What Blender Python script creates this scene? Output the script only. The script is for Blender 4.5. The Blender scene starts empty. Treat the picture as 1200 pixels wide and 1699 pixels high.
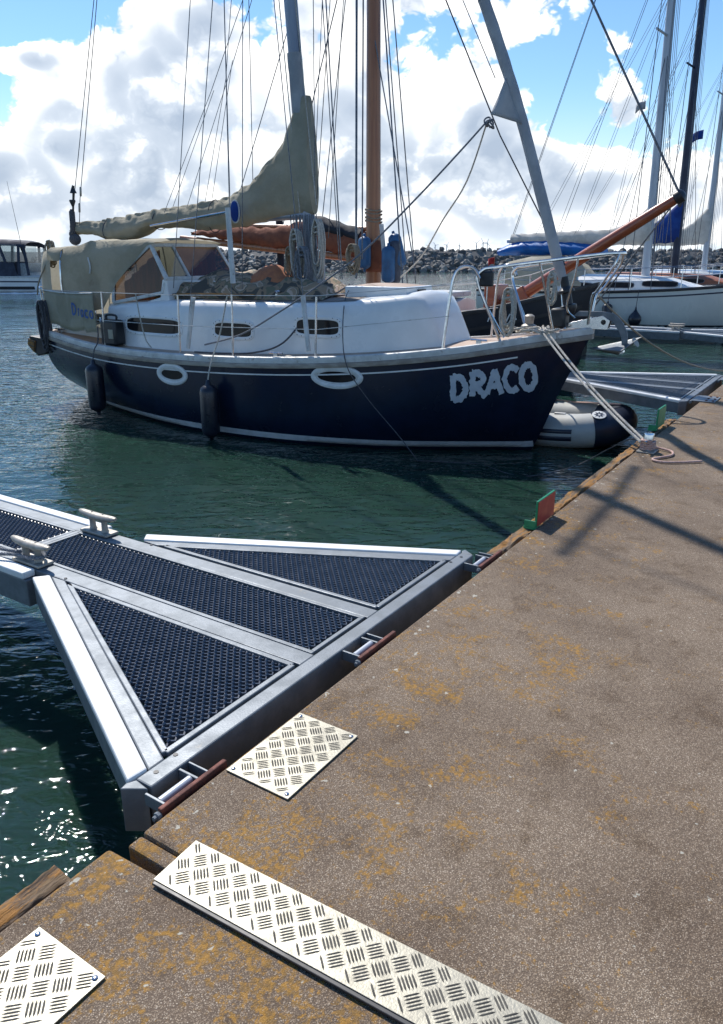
import bpy, bmesh, math, random
from mathutils import Vector, Matrix, noise
R = math.radians
rnd = random.Random(11)
sc = bpy.context.scene
col = sc.collection

# ------------------------------------------------------------------ camera
cd = bpy.data.cameras.new('camera')
cam = bpy.data.objects.new('camera', cd); col.objects.link(cam)
cam.location = (0, 0, 1.62)
cam.rotation_euler = (R(90 - 18.823), 0, 0)
cd.sensor_fit = 'VERTICAL'; cd.sensor_height = 24.0
cd.lens = 1260 / 1699 * 24.0
cd.clip_start = 0.05; cd.clip_end = 30000
sc.camera = cam
sc.render.resolution_x = 723; sc.render.resolution_y = 1024
sc.render.engine = 'CYCLES'
sc.view_settings.view_transform = 'Standard'; sc.view_settings.look = 'None'
sc.view_settings.gamma = 1.0; sc.view_settings.use_curve_mapping = False
sc.view_settings.exposure = 0.45

# ------------------------------------------------------------------ sun and sky
SUN_AZ, SUN_EL = -25.0, 50.0          # degrees from +Y (clockwise), above the horizon
tosun = Vector((math.sin(R(SUN_AZ)) * math.cos(R(SUN_EL)), math.cos(R(SUN_AZ)) * math.cos(R(SUN_EL)), math.sin(R(SUN_EL))))
sl = bpy.data.lights.new('sun', 'SUN'); sl.energy = 4.0; sl.angle = R(0.53); sl.color = (1.0, 0.955, 0.89)
so = bpy.data.objects.new('sun', sl); col.objects.link(so)
so.rotation_euler = (-tosun).to_track_quat('-Z', 'Y').to_euler()
so.location = (-20, 40, 60)

world = bpy.data.worlds.new('World'); sc.world = world; world.use_nodes = True
wt = world.node_tree; wt.nodes.clear()

def mnode(nt, op, a, b=None, c=None, clamp=False):
    n = nt.nodes.new('ShaderNodeMath'); n.operation = op; n.use_clamp = clamp
    for i, v in enumerate((a, b, c)):
        if v is None: continue
        if isinstance(v, (int, float)): n.inputs[i].default_value = v
        else: nt.links.new(v, n.inputs[i])
    return n.outputs[0]
def vnode(nt, op, a, b=None, scale=None):
    n = nt.nodes.new('ShaderNodeVectorMath'); n.operation = op
    for i, v in enumerate((a, b)):
        if v is None: continue
        if isinstance(v, (tuple, list)): n.inputs[i].default_value = v
        else: nt.links.new(v, n.inputs[i])
    if scale is not None: n.inputs['Scale'].default_value = scale
    return n.outputs[0]
def smooth(nt, v, a, b):
    n = nt.nodes.new('ShaderNodeMapRange'); n.interpolation_type = 'SMOOTHERSTEP'
    nt.links.new(v, n.inputs[0]); n.inputs[1].default_value = a; n.inputs[2].default_value = b
    return n.outputs[0]
def nnoise(nt, vec, scale, detail=6, rough=.5, dist=0, lac=2.0, typ=None):
    n = nt.nodes.new('ShaderNodeTexNoise'); n.inputs['Scale'].default_value = scale
    n.inputs['Detail'].default_value = detail; n.inputs['Roughness'].default_value = rough
    n.inputs['Distortion'].default_value = dist; n.inputs['Lacunarity'].default_value = lac
    nt.links.new(vec, n.inputs['Vector']); return n.outputs[0]

# cumulus heaps: (tan azimuth, tan elevation, half width, half height, weight); negative weights are blue gaps
HEAPS = [(-.35, .10, .20, .10, .30), (-.28, .21, .10, .085, .34), (-.20, .255, .055, .06, .26), (-.10, .14, .14, .11, .24),
         (.04, .22, .17, .12, .34), (.0, .33, .12, .06, .22), (.13, .11, .16, .08, .24), (.215, .262, .050, .032, .34), (.305, .205, .036, .050, .42), (.34, .10, .20, .065, .24),
         (.50, .22, .05, .11, .34), (-.47, .215, .10, .014, .30), (-.48, .10, .10, .06, .2), (.36, .29, .06, .018, .26), (.06, .03, .7, .07, .36),
         (-.43, .30, .12, .06, -.32), (-.15, .315, .06, .045, -.22), (-.44, .175, .06, .03, -.18), (.235, .18, .06, .045, -.32), (.38, .245, .06, .06, -.30), (.40, .30, .08, .02, -.1)]
tc = wt.nodes.new('ShaderNodeTexCoord')
dirv = vnode(wt, 'NORMALIZE', tc.outputs['Generated'])
sxw = wt.nodes.new('ShaderNodeSeparateXYZ'); wt.links.new(dirv, sxw.inputs[0])
invy = mnode(wt, 'DIVIDE', 1.0, mnode(wt, 'MAXIMUM', sxw.outputs[1], .2))
cmb = wt.nodes.new('ShaderNodeCombineXYZ'); wt.links.new(mnode(wt, 'MULTIPLY', sxw.outputs[0], invy), cmb.inputs[0]); wt.links.new(mnode(wt, 'MULTIPLY', sxw.outputs[2], invy), cmb.inputs[1])
heap = None
for (a, e, wa, we, amp) in HEAPS:
    q = vnode(wt, 'MULTIPLY', vnode(wt, 'SUBTRACT', cmb.outputs[0], (a, e, 0)), (1 / wa, 1 / we, 0))
    n = wt.nodes.new('ShaderNodeVectorMath'); n.operation = 'DOT_PRODUCT'; wt.links.new(q, n.inputs[0]); wt.links.new(q, n.inputs[1])
    mr = wt.nodes.new('ShaderNodeMapRange'); mr.interpolation_type = 'SMOOTHSTEP'; wt.links.new(n.outputs['Value'], mr.inputs[0])
    mr.inputs[1].default_value = 0; mr.inputs[2].default_value = 2.6; mr.inputs[3].default_value = amp; mr.inputs[4].default_value = 0
    heap = mr.outputs[0] if heap is None else mnode(wt, 'ADD', heap, mr.outputs[0])
heap = mnode(wt, 'MULTIPLY', heap, smooth(wt, sxw.outputs[1], .2, .5))
cov = wt.nodes.new('ShaderNodeMapRange'); wt.links.new(sxw.outputs[2], cov.inputs[0]); cov.inputs[1].default_value = 0; cov.inputs[2].default_value = .5; cov.inputs[3].default_value = .02; cov.inputs[4].default_value = .03
base = mnode(wt, 'ADD', heap, cov.outputs[0])
sv0 = vnode(wt, 'MULTIPLY', dirv, (1, 1, 1.25))
wob = wt.nodes.new('ShaderNodeTexNoise'); wob.inputs['Scale'].default_value = 30; wob.inputs['Detail'].default_value = 3; wt.links.new(sv0, wob.inputs['Vector'])
sv0 = vnode(wt, 'ADD', sv0, vnode(wt, 'SCALE', vnode(wt, 'SUBTRACT', wob.outputs['Color'], (.5, .5, .5)), scale=.022))
def puffs(v, octs, lowamp=.55):
    """rounded billows: folded noise of several sizes"""
    out = mnode(wt, 'MULTIPLY', nnoise(wt, v, 6.0, 1, .5), lowamp)
    for sc_, am in octs:
        n = nnoise(wt, vnode(wt, 'ADD', v, (sc_ * .37, sc_ * .11, 0)), sc_, 0, .5)
        out = mnode(wt, 'ADD', out, mnode(wt, 'MULTIPLY', mnode(wt, 'ABSOLUTE', mnode(wt, 'SUBTRACT', n, .5)), am * 2.0))
    return out
C0 = ((10, .30), (21, .24)); F0 = ((46, .13), (95, .08), (200, .045))
c0 = puffs(sv0, C0); c1 = puffs(vnode(wt, 'ADD', sv0, (-.012, 0, .030)), C0)
f0 = puffs(sv0, F0, 0.0)
d0 = mnode(wt, 'ADD', base, mnode(wt, 'ADD', c0, f0))
TH = .80
alpha = smooth(wt, d0, TH - .03, TH + .07)
thick = smooth(wt, d0, TH + .06, TH + .42)
lit = mnode(wt, 'ADD', mnode(wt, 'MULTIPLY', mnode(wt, 'SUBTRACT', c0, c1), 2.6), mnode(wt, 'MULTIPLY', mnode(wt, 'SUBTRACT', f0, .055), 2.4))
shade = mnode(wt, 'ADD', lit, mnode(wt, 'SUBTRACT', .88, mnode(wt, 'MULTIPLY', thick, .50)), clamp=True)
cr = wt.nodes.new('ShaderNodeValToRGB'); wt.links.new(shade, cr.inputs[0])
cr.color_ramp.elements[0].position = .10; cr.color_ramp.elements[0].color = (.40, .48, .60, 1)
cr.color_ramp.elements[1].position = .86; cr.color_ramp.elements[1].color = (1.22, 1.21, 1.18, 1)
e = cr.color_ramp.elements.new(.5); e.color = (.62, .69, .785, 1)
sky = wt.nodes.new('ShaderNodeTexSky'); sky.sky_type = 'NISHITA'; sky.sun_disc = False
sky.sun_elevation = R(SUN_EL); sky.sun_rotation = R(SUN_AZ); sky.air_density = 1.0; sky.dust_density = .05; sky.ozone_density = 4.0; sky.altitude = 0
b1 = wt.nodes.new('ShaderNodeBackground'); b1.inputs[1].default_value = 0.115
hsv = wt.nodes.new('ShaderNodeHueSaturation'); hsv.inputs['Saturation'].default_value = 1.12; wt.links.new(sky.outputs[0], hsv.inputs['Color'])
hz = wt.nodes.new('ShaderNodeMix'); hz.data_type = 'RGBA'; wt.links.new(smooth(wt, sxw.outputs[2], .20, -.01), hz.inputs[0]); wt.links.new(hsv.outputs[0], hz.inputs[6]); hz.inputs[7].default_value = (5.6, 6.7, 7.7, 1); wt.links.new(hz.outputs[2], b1.inputs[0])
b2 = wt.nodes.new('ShaderNodeBackground'); wt.links.new(cr.outputs[0], b2.inputs[0]); b2.inputs[1].default_value = 0.88
a2 = mnode(wt, 'MULTIPLY', alpha, mnode(wt, 'SUBTRACT', .97, mnode(wt, 'MULTIPLY', smooth(wt, sxw.outputs[2], .05, -.005), .30)))
mx = wt.nodes.new('ShaderNodeMixShader'); wt.links.new(a2, mx.inputs[0]); wt.links.new(b1.outputs[0], mx.inputs[1]); wt.links.new(b2.outputs[0], mx.inputs[2])
wo = wt.nodes.new('ShaderNodeOutputWorld'); wt.links.new(mx.outputs[0], wo.inputs[0])
world.cycles.sampling_method = 'MANUAL'; world.cycles.sample_map_resolution = 512

# ------------------------------------------------------------------ materials
M = {}
def lk(nt, a, b): nt.links.new(a, b)
def pm(name, c1, c2=None, rough=.5, metal=0.0, vs=6.0, vdet=5, vr=(.35, .65), bump=0.0, bs=60.0, bdet=4, coat=0.0, stretch=(1, 1, 1), rv=.08, spec=.5, dirt=None, dirt_r=(.55, .7), dirt_s=3.0):
    m = bpy.data.materials.new(name); m.use_nodes = True; nt = m.node_tree
    bs_ = nt.nodes['Principled BSDF']
    t = nt.nodes.new('ShaderNodeTexCoord'); mp = nt.nodes.new('ShaderNodeMapping'); mp.inputs['Scale'].default_value = stretch
    lk(nt, t.outputs['Object'], mp.inputs[0]); v = mp.outputs[0]
    if c2 is None: c2 = tuple(min(1, x * .78) for x in c1)
    nf = nnoise(nt, v, vs, vdet, .6)
    f = smooth(nt, nf, vr[0], vr[1])
    mix = nt.nodes.new('ShaderNodeMix'); mix.data_type = 'RGBA'; lk(nt, f, mix.inputs[0])
    mix.inputs[6].default_value = (*c1, 1); mix.inputs[7].default_value = (*c2, 1)
    out = mix.outputs[2]
    if dirt:
        nd = smooth(nt, nnoise(nt, v, dirt_s, 7, .65, .3), dirt_r[0], dirt_r[1])
        m2 = nt.nodes.new('ShaderNodeMix'); m2.data_type = 'RGBA'; lk(nt, nd, m2.inputs[0]); lk(nt, out, m2.inputs[6]); m2.inputs[7].default_value = (*dirt, 1)
        out = m2.outputs[2]
    lk(nt, out, bs_.inputs['Base Color'])
    rr = nt.nodes.new('ShaderNodeMapRange'); lk(nt, nf, rr.inputs[0]); rr.inputs[1].default_value = .3; rr.inputs[2].default_value = .7
    rr.inputs[3].default_value = max(.02, rough - rv); rr.inputs[4].default_value = min(1, rough + rv); lk(nt, rr.outputs[0], bs_.inputs['Roughness'])
    bs_.inputs['Metallic'].default_value = metal; bs_.inputs['Coat Weight'].default_value = coat; bs_.inputs['Coat Roughness'].default_value = .08
    bs_.inputs['Specular IOR Level'].default_value = spec
    if bump:
        b = nt.nodes.new('ShaderNodeBump'); b.inputs['Strength'].default_value = 1; b.inputs['Distance'].default_value = bump
        lk(nt, nnoise(nt, v, bs, bdet, .6), b.inputs['Height']); lk(nt, b.outputs[0], bs_.inputs['Normal'])
    M[name] = m; return m

pm('galvanised', (.185, .205, .225), (.14, .158, .175), .5, .35, vs=9, bump=.0006, bs=120, dirt=(.24, .22, .19), dirt_r=(.62, .78), dirt_s=5)
pm('white_plastic', (.80, .80, .79), (.72, .72, .70), .42, vs=4, dirt=(.45, .43, .36), dirt_r=(.66, .82), dirt_s=7)
pm('grating', (.06, .075, .10), (.085, .10, .13), .32, 0, vs=14, spec=.7)
pm('cleat_metal', (.40, .37, .32), (.30, .28, .245), .5, .4, vs=22, bump=.001, bs=140)
pm('rust_rod', (.16, .045, .03), (.09, .03, .022), .7, .2, vs=26, bump=.0012, bs=180)
pm('rope_white', (.55, .52, .46), (.38, .35, .30), .85, vs=60, bump=.002, bs=160)
pm('rope_pink', (.52, .36, .31), (.40, .25, .21), .85, vs=60, bump=.002, bs=160)
pm('rope_dark', (.05, .05, .06), (.10, .10, .11), .8, vs=60, bump=.002, bs=160)
pm('rope_tan', (.34, .28, .20), (.22, .18, .13), .85, vs=60, bump=.002, bs=160)
pm('rope_grey', (.22, .23, .25), (.12, .13, .15), .85, vs=60, bump=.002, bs=160)
pm('wire', (.16, .16, .17), (.10, .10, .11), .4, .8, vs=30)
pm('navy_hull', (.008, .015, .036), (.0065, .012, .028), .24, vs=3, bump=.0012, bs=3, rv=.05, spec=.3)
pm('boat_white', (.74, .75, .74), (.68, .69, .68), .32, vs=2.5, coat=.2, dirt=(.50, .48, .42), dirt_r=(.64, .85), dirt_s=4)
pm('rail_white', (.62, .62, .60), (.50, .50, .48), .5, vs=7, dirt=(.26, .22, .18), dirt_r=(.56, .72), dirt_s=9)
pm('rail_wood', (.24, .20, .165), (.36, .32, .27), .6, vs=12, stretch=(.3, 1, 1), bump=.001, bs=80)
pm('deck_tan', (.46, .34, .26), (.39, .29, .225), .75, vs=5, bump=.0008, bs=220, dirt=(.26, .21, .17), dirt_r=(.58, .75))
pm('nonskid', (.25, .20, .17), (.20, .165, .14), .8, vs=6, bump=.001, bs=260)
pm('canvas', (.46, .42, .315), (.38, .345, .255), .85, vs=3, bump=.03, bs=5, bdet=7, dirt=(.22, .19, .13), dirt_r=(.62, .85))
pm('canvas_pale', (.56, .52, .42), (.48, .44, .34), .8, vs=3, bump=.004, bs=9)
pm('canvas_dark', (.04, .05, .08), (.03, .035, .055), .8, vs=3, bump=.003, bs=9)
pm('sail_white', (.72, .70, .65), (.60, .58, .53), .75, vs=4, bump=.008, bs=7, bdet=4)
pm('sail_grey', (.50, .51, .52), (.40, .41, .43), .75, vs=4, bump=.006, bs=9, bdet=4)
pm('sail_blue', (.012, .08, .36), (.010, .05, .26), .7, vs=3, bump=.008, bs=6)
pm('tarp_blue', (.012, .20, .58), (.012, .15, .46), .45, vs=3, bump=.01, bs=6)
pm('sail_tan', (.33, .115, .06), (.24, .085, .05), .85, vs=5, bump=.008, bs=10)
pm('sail_black', (.018, .022, .032), (.012, .015, .022), .8, vs=5, bump=.006, bs=10)
pm('mast_alu', (.30, .32, .37), (.24, .26, .31), .42, .5, vs=3, stretch=(1, 1, .2))
pm('mast_pale', (.52, .54, .58), (.46, .48, .52), .42, .4, vs=3, stretch=(1, 1, .2))
pm('mast_navy', (.02, .028, .06), (.015, .02, .045), .35, .2, vs=3)
pm('mast_wood', (.40, .155, .06), (.30, .11, .045), .42, vs=5, stretch=(3, 3, .12), coat=.3, dirt=(.16, .07, .04), dirt_r=(.58, .78))
pm('varnish', (.36, .085, .03), (.27, .06, .025), .3, vs=5, stretch=(.15, 2, 2), coat=.5)
pm('weathered_wood', (.12, .085, .06), (.22, .15, .085), .9, vs=16, stretch=(.35, 2.5, 2.5), bump=.02, bs=26, bdet=8, dirt=(.32, .155, .04), dirt_r=(.45, .58), dirt_s=13)
pm('stainless', (.62, .63, .65), (.50, .51, .53), .18, 1.0, vs=9)
pm('black_plastic', (.02, .021, .025), (.014, .015, .018), .45, vs=9)
pm('fender_navy', (.010, .013, .024), (.016, .019, .03), .32, vs=7, bump=.0015, bs=24)
pm('fender_blue', (.03, .125, .27), (.03, .09, .19), .45, vs=5, dirt=(.12, .13, .15), dirt_r=(.58, .8))
pm('fender_grey', (.06, .07, .10), (.045, .05, .07), .5, vs=6)
pm('dinghy_grey', (.50, .50, .46), (.43, .43, .40), .42, vs=3, bump=.002, bs=5, dirt=(.30, .29, .26), dirt_r=(.62, .8))
pm('dinghy_navy', (.012, .018, .035), (.018, .025, .045), .38, vs=3, bump=.002, bs=6)
pm('boat_name', (.45, .50, .55), (.38, .43, .49), .5, vs=9)
pm('name_blue', (.06, .13, .34), (.05, .10, .28), .7, vs=9)
pm('stripe_white', (.70, .71, .70), (.58, .59, .58), .4, vs=7)
pm('sign_red', (.46, .055, .035), (.38, .04, .03), .4, vs=9, dirt=(.25, .05, .04), dirt_r=(.6, .8))
pm('sign_green', (.012, .24, .10), (.01, .19, .08), .4, vs=9)
pm('coast_trees_hazed', (.05, .09, .07), (.07, .10, .10), .9, vs=.02)  # bluish green carries the haze of distance in its colour
pm('black_paint', (.012, .016, .024), (.016, .020, .028), .4, vs=5, spec=.3)
pm('cream_hull', (.66, .655, .60), (.62, .615, .565), .3, vs=2, coat=.3)
pm('antifoul', (.012, .014, .022), (.02, .022, .03), .6, vs=5)
pm('ochre', (.32, .11, .05), (.26, .09, .045), .55, vs=5)
pm('turbine', (.55, .57, .60), (.5, .52, .55), .5, vs=1)
pm('foam', (.85, .86, .87), (.75, .78, .80), .8, vs=3, bump=.03, bs=9)
pm('orange_cloth', (.42, .15, .06), (.33, .12, .06), .85, vs=7, stretch=(2, 2, .4), bump=.01, bs=12)
pm('dark_inside', (.03, .03, .035), (.05, .045, .04), .7, vs=5)
pm('yellow_cloth', (.62, .46, .08), (.5, .36, .06), .8, vs=9)
pm('clinker_white', (.68, .70, .72), (.60, .62, .65), .4, vs=3)
pm('mesh_curtain', (.42, .17, .09), (.26, .115, .07), .9, vs=5, stretch=(3, 3, .5), bump=.01, bs=8)

def glass(name, tint, mixf=.35, rough=.03):
    """tinted pane: lets light through and mirrors the surroundings by its angle"""
    m = bpy.data.materials.new(name); m.use_nodes = True; nt = m.node_tree; nt.nodes.clear()
    o = nt.nodes.new('ShaderNodeOutputMaterial'); tr = nt.nodes.new('ShaderNodeBsdfTransparent'); tr.inputs[0].default_value = (*tint, 1)
    gl = nt.nodes.new('ShaderNodeBsdfGlossy'); gl.inputs['Roughness'].default_value = rough; gl.inputs[0].default_value = (.9, .93, .95, 1)
    lw = nt.nodes.new('ShaderNodeLayerWeight')
    fac = mnode(nt, 'MULTIPLY_ADD', mnode(nt, 'POWER', lw.outputs['Facing'], 4.0), .55, .025 + mixf * .02, clamp=True)
    mx = nt.nodes.new('ShaderNodeMixShader'); lk(nt, fac, mx.inputs[0]); lk(nt, tr.outputs[0], mx.inputs[1]); lk(nt, gl.outputs[0], mx.inputs[2])
    lk(nt, mx.outputs[0], o.inputs[0]); M[name] = m
glass('glass_clear', (.72, .76, .76)); glass('glass_brown', (.62, .52, .46)); glass('glass_vinyl', (.70, .74, .76), .6, .12)
m = pm('glass_dark', (.012, .013, .016), (.024, .02, .018), .07, vs=4, rv=.02, spec=.15); 

# exposed-aggregate concrete with pebbles, stains and orange lichen
def concrete():
    m = bpy.data.materials.new('concrete'); m.use_nodes = True; nt = m.node_tree; p = nt.nodes['Principled BSDF']
    t = nt.nodes.new('ShaderNodeTexCoord'); v = t.outputs['Object']
    vor = nt.nodes.new('ShaderNodeTexVoronoi'); vor.inputs['Scale'].default_value = 270; lk(nt, v, vor.inputs['Vector'])
    ramp = nt.nodes.new('ShaderNodeValToRGB')
    sep = nt.nodes.new('ShaderNodeSeparateColor'); lk(nt, vor.outputs['Color'], sep.inputs[0]); lk(nt, sep.outputs[0], ramp.inputs[0])
    r = ramp.color_ramp; r.interpolation = 'LINEAR'
    r.elements[0].position = 0; r.elements[0].color = (.17, .125, .085, 1); r.elements[1].position = 1; r.elements[1].color = (.58, .49, .385, 1)
    for pos, c in ((.35, (.265, .202, .142)), (.6, (.335, .259, .185)), (.82, (.395, .312, .225)), (.93, (.465, .388, .295))):
        e = r.elements.new(pos); e.color = (*c, 1)
    gap = smooth(nt, vor.outputs['Distance'], .30, .62)
    mg = nt.nodes.new('ShaderNodeMix'); mg.data_type = 'RGBA'; lk(nt, gap, mg.inputs[0]); lk(nt, ramp.outputs[0], mg.inputs[6]); mg.inputs[7].default_value = (.15, .11, .078, 1)
    big = smooth(nt, nnoise(nt, v, 1.3, 6, .62), .30, .72)
    mb = nt.nodes.new('ShaderNodeMix'); mb.data_type = 'RGBA'; mb.blend_type = 'MULTIPLY'; lk(nt, mnode(nt, 'MULTIPLY', big, .75), mb.inputs[0]); lk(nt, mg.outputs[2], mb.inputs[6]); mb.inputs[7].default_value = (.54, .50, .48, 1)
    mid = smooth(nt, nnoise(nt, v, 7, 6, .65, .4), .48, .70)
    mm = nt.nodes.new('ShaderNodeMix'); mm.data_type = 'RGBA'; mm.blend_type = 'MULTIPLY'; lk(nt, mid, mm.inputs[0]); lk(nt, mb.outputs[2], mm.inputs[6]); mm.inputs[7].default_value = (.74, .70, .65, 1)
    # lichen: thicker towards the water edge (local y near 0)
    sp = nt.nodes.new('ShaderNodeSeparateXYZ'); lk(nt, v, sp.inputs[0])
    edge = smooth(nt, sp.outputs[1], -1.5, -.02)
    ln = mnode(nt, 'ADD', mnode(nt, 'ADD', mnode(nt, 'MULTIPLY', nnoise(nt, v, 3.6, 3, .5, .4), .55), mnode(nt, 'MULTIPLY', nnoise(nt, v, 19, 4, .6, .6), .45)), mnode(nt, 'MULTIPLY', edge, .085))
    ln = mnode(nt, 'ADD', ln, mnode(nt, 'MULTIPLY', mnode(nt, 'SUBTRACT', nnoise(nt, v, 60, 6, .7), .5), .75))
    near = smooth(nt, sp.outputs[0], 1.5, -3.0)
    ln = mnode(nt, 'ADD', ln, mnode(nt, 'MULTIPLY', near, .06))
    lich = mnode(nt, 'MULTIPLY', smooth(nt, ln, .628, .76), .78)
    lc = nt.nodes.new('ShaderNodeMix'); lc.data_type = 'RGBA'; lk(nt, smooth(nt, nnoise(nt, v, 70, 3), .4, .6), lc.inputs[0]); lc.inputs[6].default_value = (.35, .18, .028, 1); lc.inputs[7].default_value = (.21, .118, .03, 1)
    ml = nt.nodes.new('ShaderNodeMix'); ml.data_type = 'RGBA'; lk(nt, lich, ml.inputs[0]); lk(nt, mm.outputs[2], ml.inputs[6]); lk(nt, lc.outputs[2], ml.inputs[7])
    # pale lichen rosettes and bird lime close to the edge
    pn = mnode(nt, 'ADD', nnoise(nt, v, 24, 3, .5), mnode(nt, 'MULTIPLY', smooth(nt, sp.outputs[1], -.25, .0), .06))
    pl_ = mnode(nt, 'MULTIPLY', smooth(nt, pn, .70, .74), .8)
    m3 = nt.nodes.new('ShaderNodeMix'); m3.data_type = 'RGBA'; lk(nt, pl_, m3.inputs[0]); lk(nt, ml.outputs[2], m3.inputs[6]); m3.inputs[7].default_value = (.46, .44, .37, 1)
    lk(nt, m3.outputs[2], p.inputs['Base Color']); p.inputs['Roughness'].default_value = .88; p.inputs['Specular IOR Level'].default_value = .3
    h = mnode(nt, 'ADD', mnode(nt, 'MULTIPLY', mnode(nt, 'SUBTRACT', 1, vor.outputs['Distance']), .0016), mnode(nt, 'MULTIPLY', nnoise(nt, v, 18, 6, .6), .006))
    b = nt.nodes.new('ShaderNodeBump'); b.inputs['Distance'].default_value = 1.0; b.inputs['Strength'].default_value = 1; lk(nt, h, b.inputs['Height']); lk(nt, b.outputs[0], p.inputs['Normal'])
    M['concrete'] = m
concrete()

def tread_metal():
    m = bpy.data.materials.new('tread_aluminium'); m.use_nodes = True; nt = m.node_tree; p = nt.nodes['Principled BSDF']
    t = nt.nodes.new('ShaderNodeTexCoord'); v = t.outputs['Object']
    f = smooth(nt, nnoise(nt, v, 11, 7, .65), .35, .7)
    mx = nt.nodes.new('ShaderNodeMix'); mx.data_type = 'RGBA'; lk(nt, f, mx.inputs[0]); mx.inputs[6].default_value = (.33, .315, .262, 1); mx.inputs[7].default_value = (.25, .238, .20, 1)
    lk(nt, mx.outputs[2], p.inputs['Base Color']); p.inputs['Metallic'].default_value = .75
    rr = nt.nodes.new('ShaderNodeMapRange'); lk(nt, nnoise(nt, v, 40, 6, .7), rr.inputs[0]); rr.inputs[1].default_value = .3; rr.inputs[2].default_value = .7; rr.inputs[3].default_value = .42; rr.inputs[4].default_value = .6
    lk(nt, rr.outputs[0], p.inputs['Roughness'])
    b = nt.nodes.new('ShaderNodeBump'); b.inputs['Distance'].default_value = .0006; lk(nt, nnoise(nt, v, 160, 4), b.inputs['Height']); lk(nt, b.outputs[0], p.inputs['Normal'])
    M['tread'] = m
tread_metal()
pm('tread_bar', (.085, .08, .07), (.13, .122, .105), .85, 0, vs=30, spec=.1)  # darker than the plate: part dirt, part duller reflection put into the colour

def water_mat():
    m = bpy.data.materials.new('harbour_water'); m.use_nodes = True; nt = m.node_tree; p = nt.nodes['Principled BSDF']
    t = nt.nodes.new('ShaderNodeTexCoord'); v = t.outputs['Object']
    f = smooth(nt, nnoise(nt, v, .25, 4, .5), .3, .7)
    mx = nt.nodes.new('ShaderNodeMix'); mx.data_type = 'RGBA'; lk(nt, f, mx.inputs[0]); mx.inputs[6].default_value = (.014, .038, .028, 1); mx.inputs[7].default_value = (.018, .047, .034, 1)
    lk(nt, mx.outputs[2], p.inputs['Base Color']); p.inputs['Roughness'].default_value = .03; p.inputs['IOR'].default_value = 1.333
    p.inputs['Subsurface Weight'].default_value = 1.0; p.inputs['Subsurface Radius'].default_value = (.25, .45, .35); p.inputs['Subsurface Scale'].default_value = .6   # turbid water: light spreads below the surface
    def stretched(ang, s):
        mp = nt.nodes.new('ShaderNodeMapping'); mp.inputs['Rotation'].default_value = (0, 0, R(ang)); mp.inputs['Scale'].default_value = s; lk(nt, v, mp.inputs[0]); return mp.outputs[0]
    h = mnode(nt, 'MULTIPLY', nnoise(nt, stretched(18, (.55, 1.15, 1)), 1.4, 2, .5, .6), .040)
    for an_, sx_, sc_, am_, di_ in ((-12, .6, 4.2, .025, .8), (35, .65, 8.5, .0115, 1.2), (-30, .7, 17, .0032, .8)):
        h = mnode(nt, 'ADD', h, mnode(nt, 'MULTIPLY', nnoise(nt, stretched(an_, (sx_, 1.15, 1)), sc_, 1, .5, di_), am_))
    # calmer patches
    calm = smooth(nt, nnoise(nt, v, .22, 3, .5), .36, .62)
    h = mnode(nt, 'MULTIPLY', h, mnode(nt, 'MULTIPLY_ADD', calm, .62, .5))
    sp_ = nt.nodes.new('ShaderNodeSeparateXYZ'); lk(nt, v, sp_.inputs[0])          # chop thrown back between the pontoon and the pier
    ch = nt.nodes.new('ShaderNodeMapRange'); lk(nt, sp_.outputs[1], ch.inputs[0]); ch.inputs[1].default_value = 2.5; ch.inputs[2].default_value = 6.5; ch.inputs[3].default_value = 1.0; ch.inputs[4].default_value = 0.0
    fine = mnode(nt, 'ADD', mnode(nt, 'MULTIPLY', nnoise(nt, stretched(25, (.7, 1.2, 1)), 7.5, 2, .55, 1.6), .0080), mnode(nt, 'MULTIPLY', nnoise(nt, stretched(-20, (.75, 1.1, 1)), 19, 2, .5, 1.2), .0020))
    h = mnode(nt, 'ADD', h, mnode(nt, 'MULTIPLY', fine, ch.outputs[0]))
    b = nt.nodes.new('ShaderNodeBump'); b.inputs['Distance'].default_value = 1.0; b.inputs['Strength'].default_value = 1.0; lk(nt, h, b.inputs['Height']); lk(nt, b.outputs[0], p.inputs['Normal'])
    M['water'] = m
water_mat()

def camo_mat():
    m = bpy.data.materials.new('camouflage'); m.use_nodes = True; nt = m.node_tree; p = nt.nodes['Principled BSDF']
    t = nt.nodes.new('ShaderNodeTexCoord'); v = t.outputs['Object']
    f = nnoise(nt, v, 3.2, 2, .5, 1.2)
    r = nt.nodes.new('ShaderNodeValToRGB'); r.color_ramp.interpolation = 'CONSTANT'; lk(nt, f, r.inputs[0])
    r.color_ramp.elements[0].position = 0; r.color_ramp.elements[0].color = (.075, .065, .05, 1)
    r.color_ramp.elements[1].position = .43; r.color_ramp.elements[1].color = (.26, .18, .11, 1)
    for pos, c in ((.50, (.15, .14, .085)), (.55, (.46, .34, .25)), (.60, (.30, .21, .13))):
        e = r.color_ramp.elements.new(pos); e.color = (*c, 1)
    lk(nt, r.outputs[0], p.inputs['Base Color']); p.inputs['Roughness'].default_value = .8
    M['camo'] = m
camo_mat()
def rock_mat():
    m = bpy.data.materials.new('rock'); m.use_nodes = True; nt = m.node_tree; p = nt.nodes['Principled BSDF']
    gm = nt.nodes.new('ShaderNodeNewGeometry'); r = nt.nodes.new('ShaderNodeValToRGB'); lk(nt, gm.outputs['Random Per Island'], r.inputs[0])
    r.color_ramp.elements[0].color = (.06, .058, .058, 1); r.color_ramp.elements[1].color = (.32, .305, .275, 1)
    e = r.color_ramp.elements.new(.6); e.color = (.145, .14, .132, 1)
    lk(nt, r.outputs[0], p.inputs['Base Color']); p.inputs['Roughness'].default_value = .85
    M['rock'] = m
rock_mat()

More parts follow.
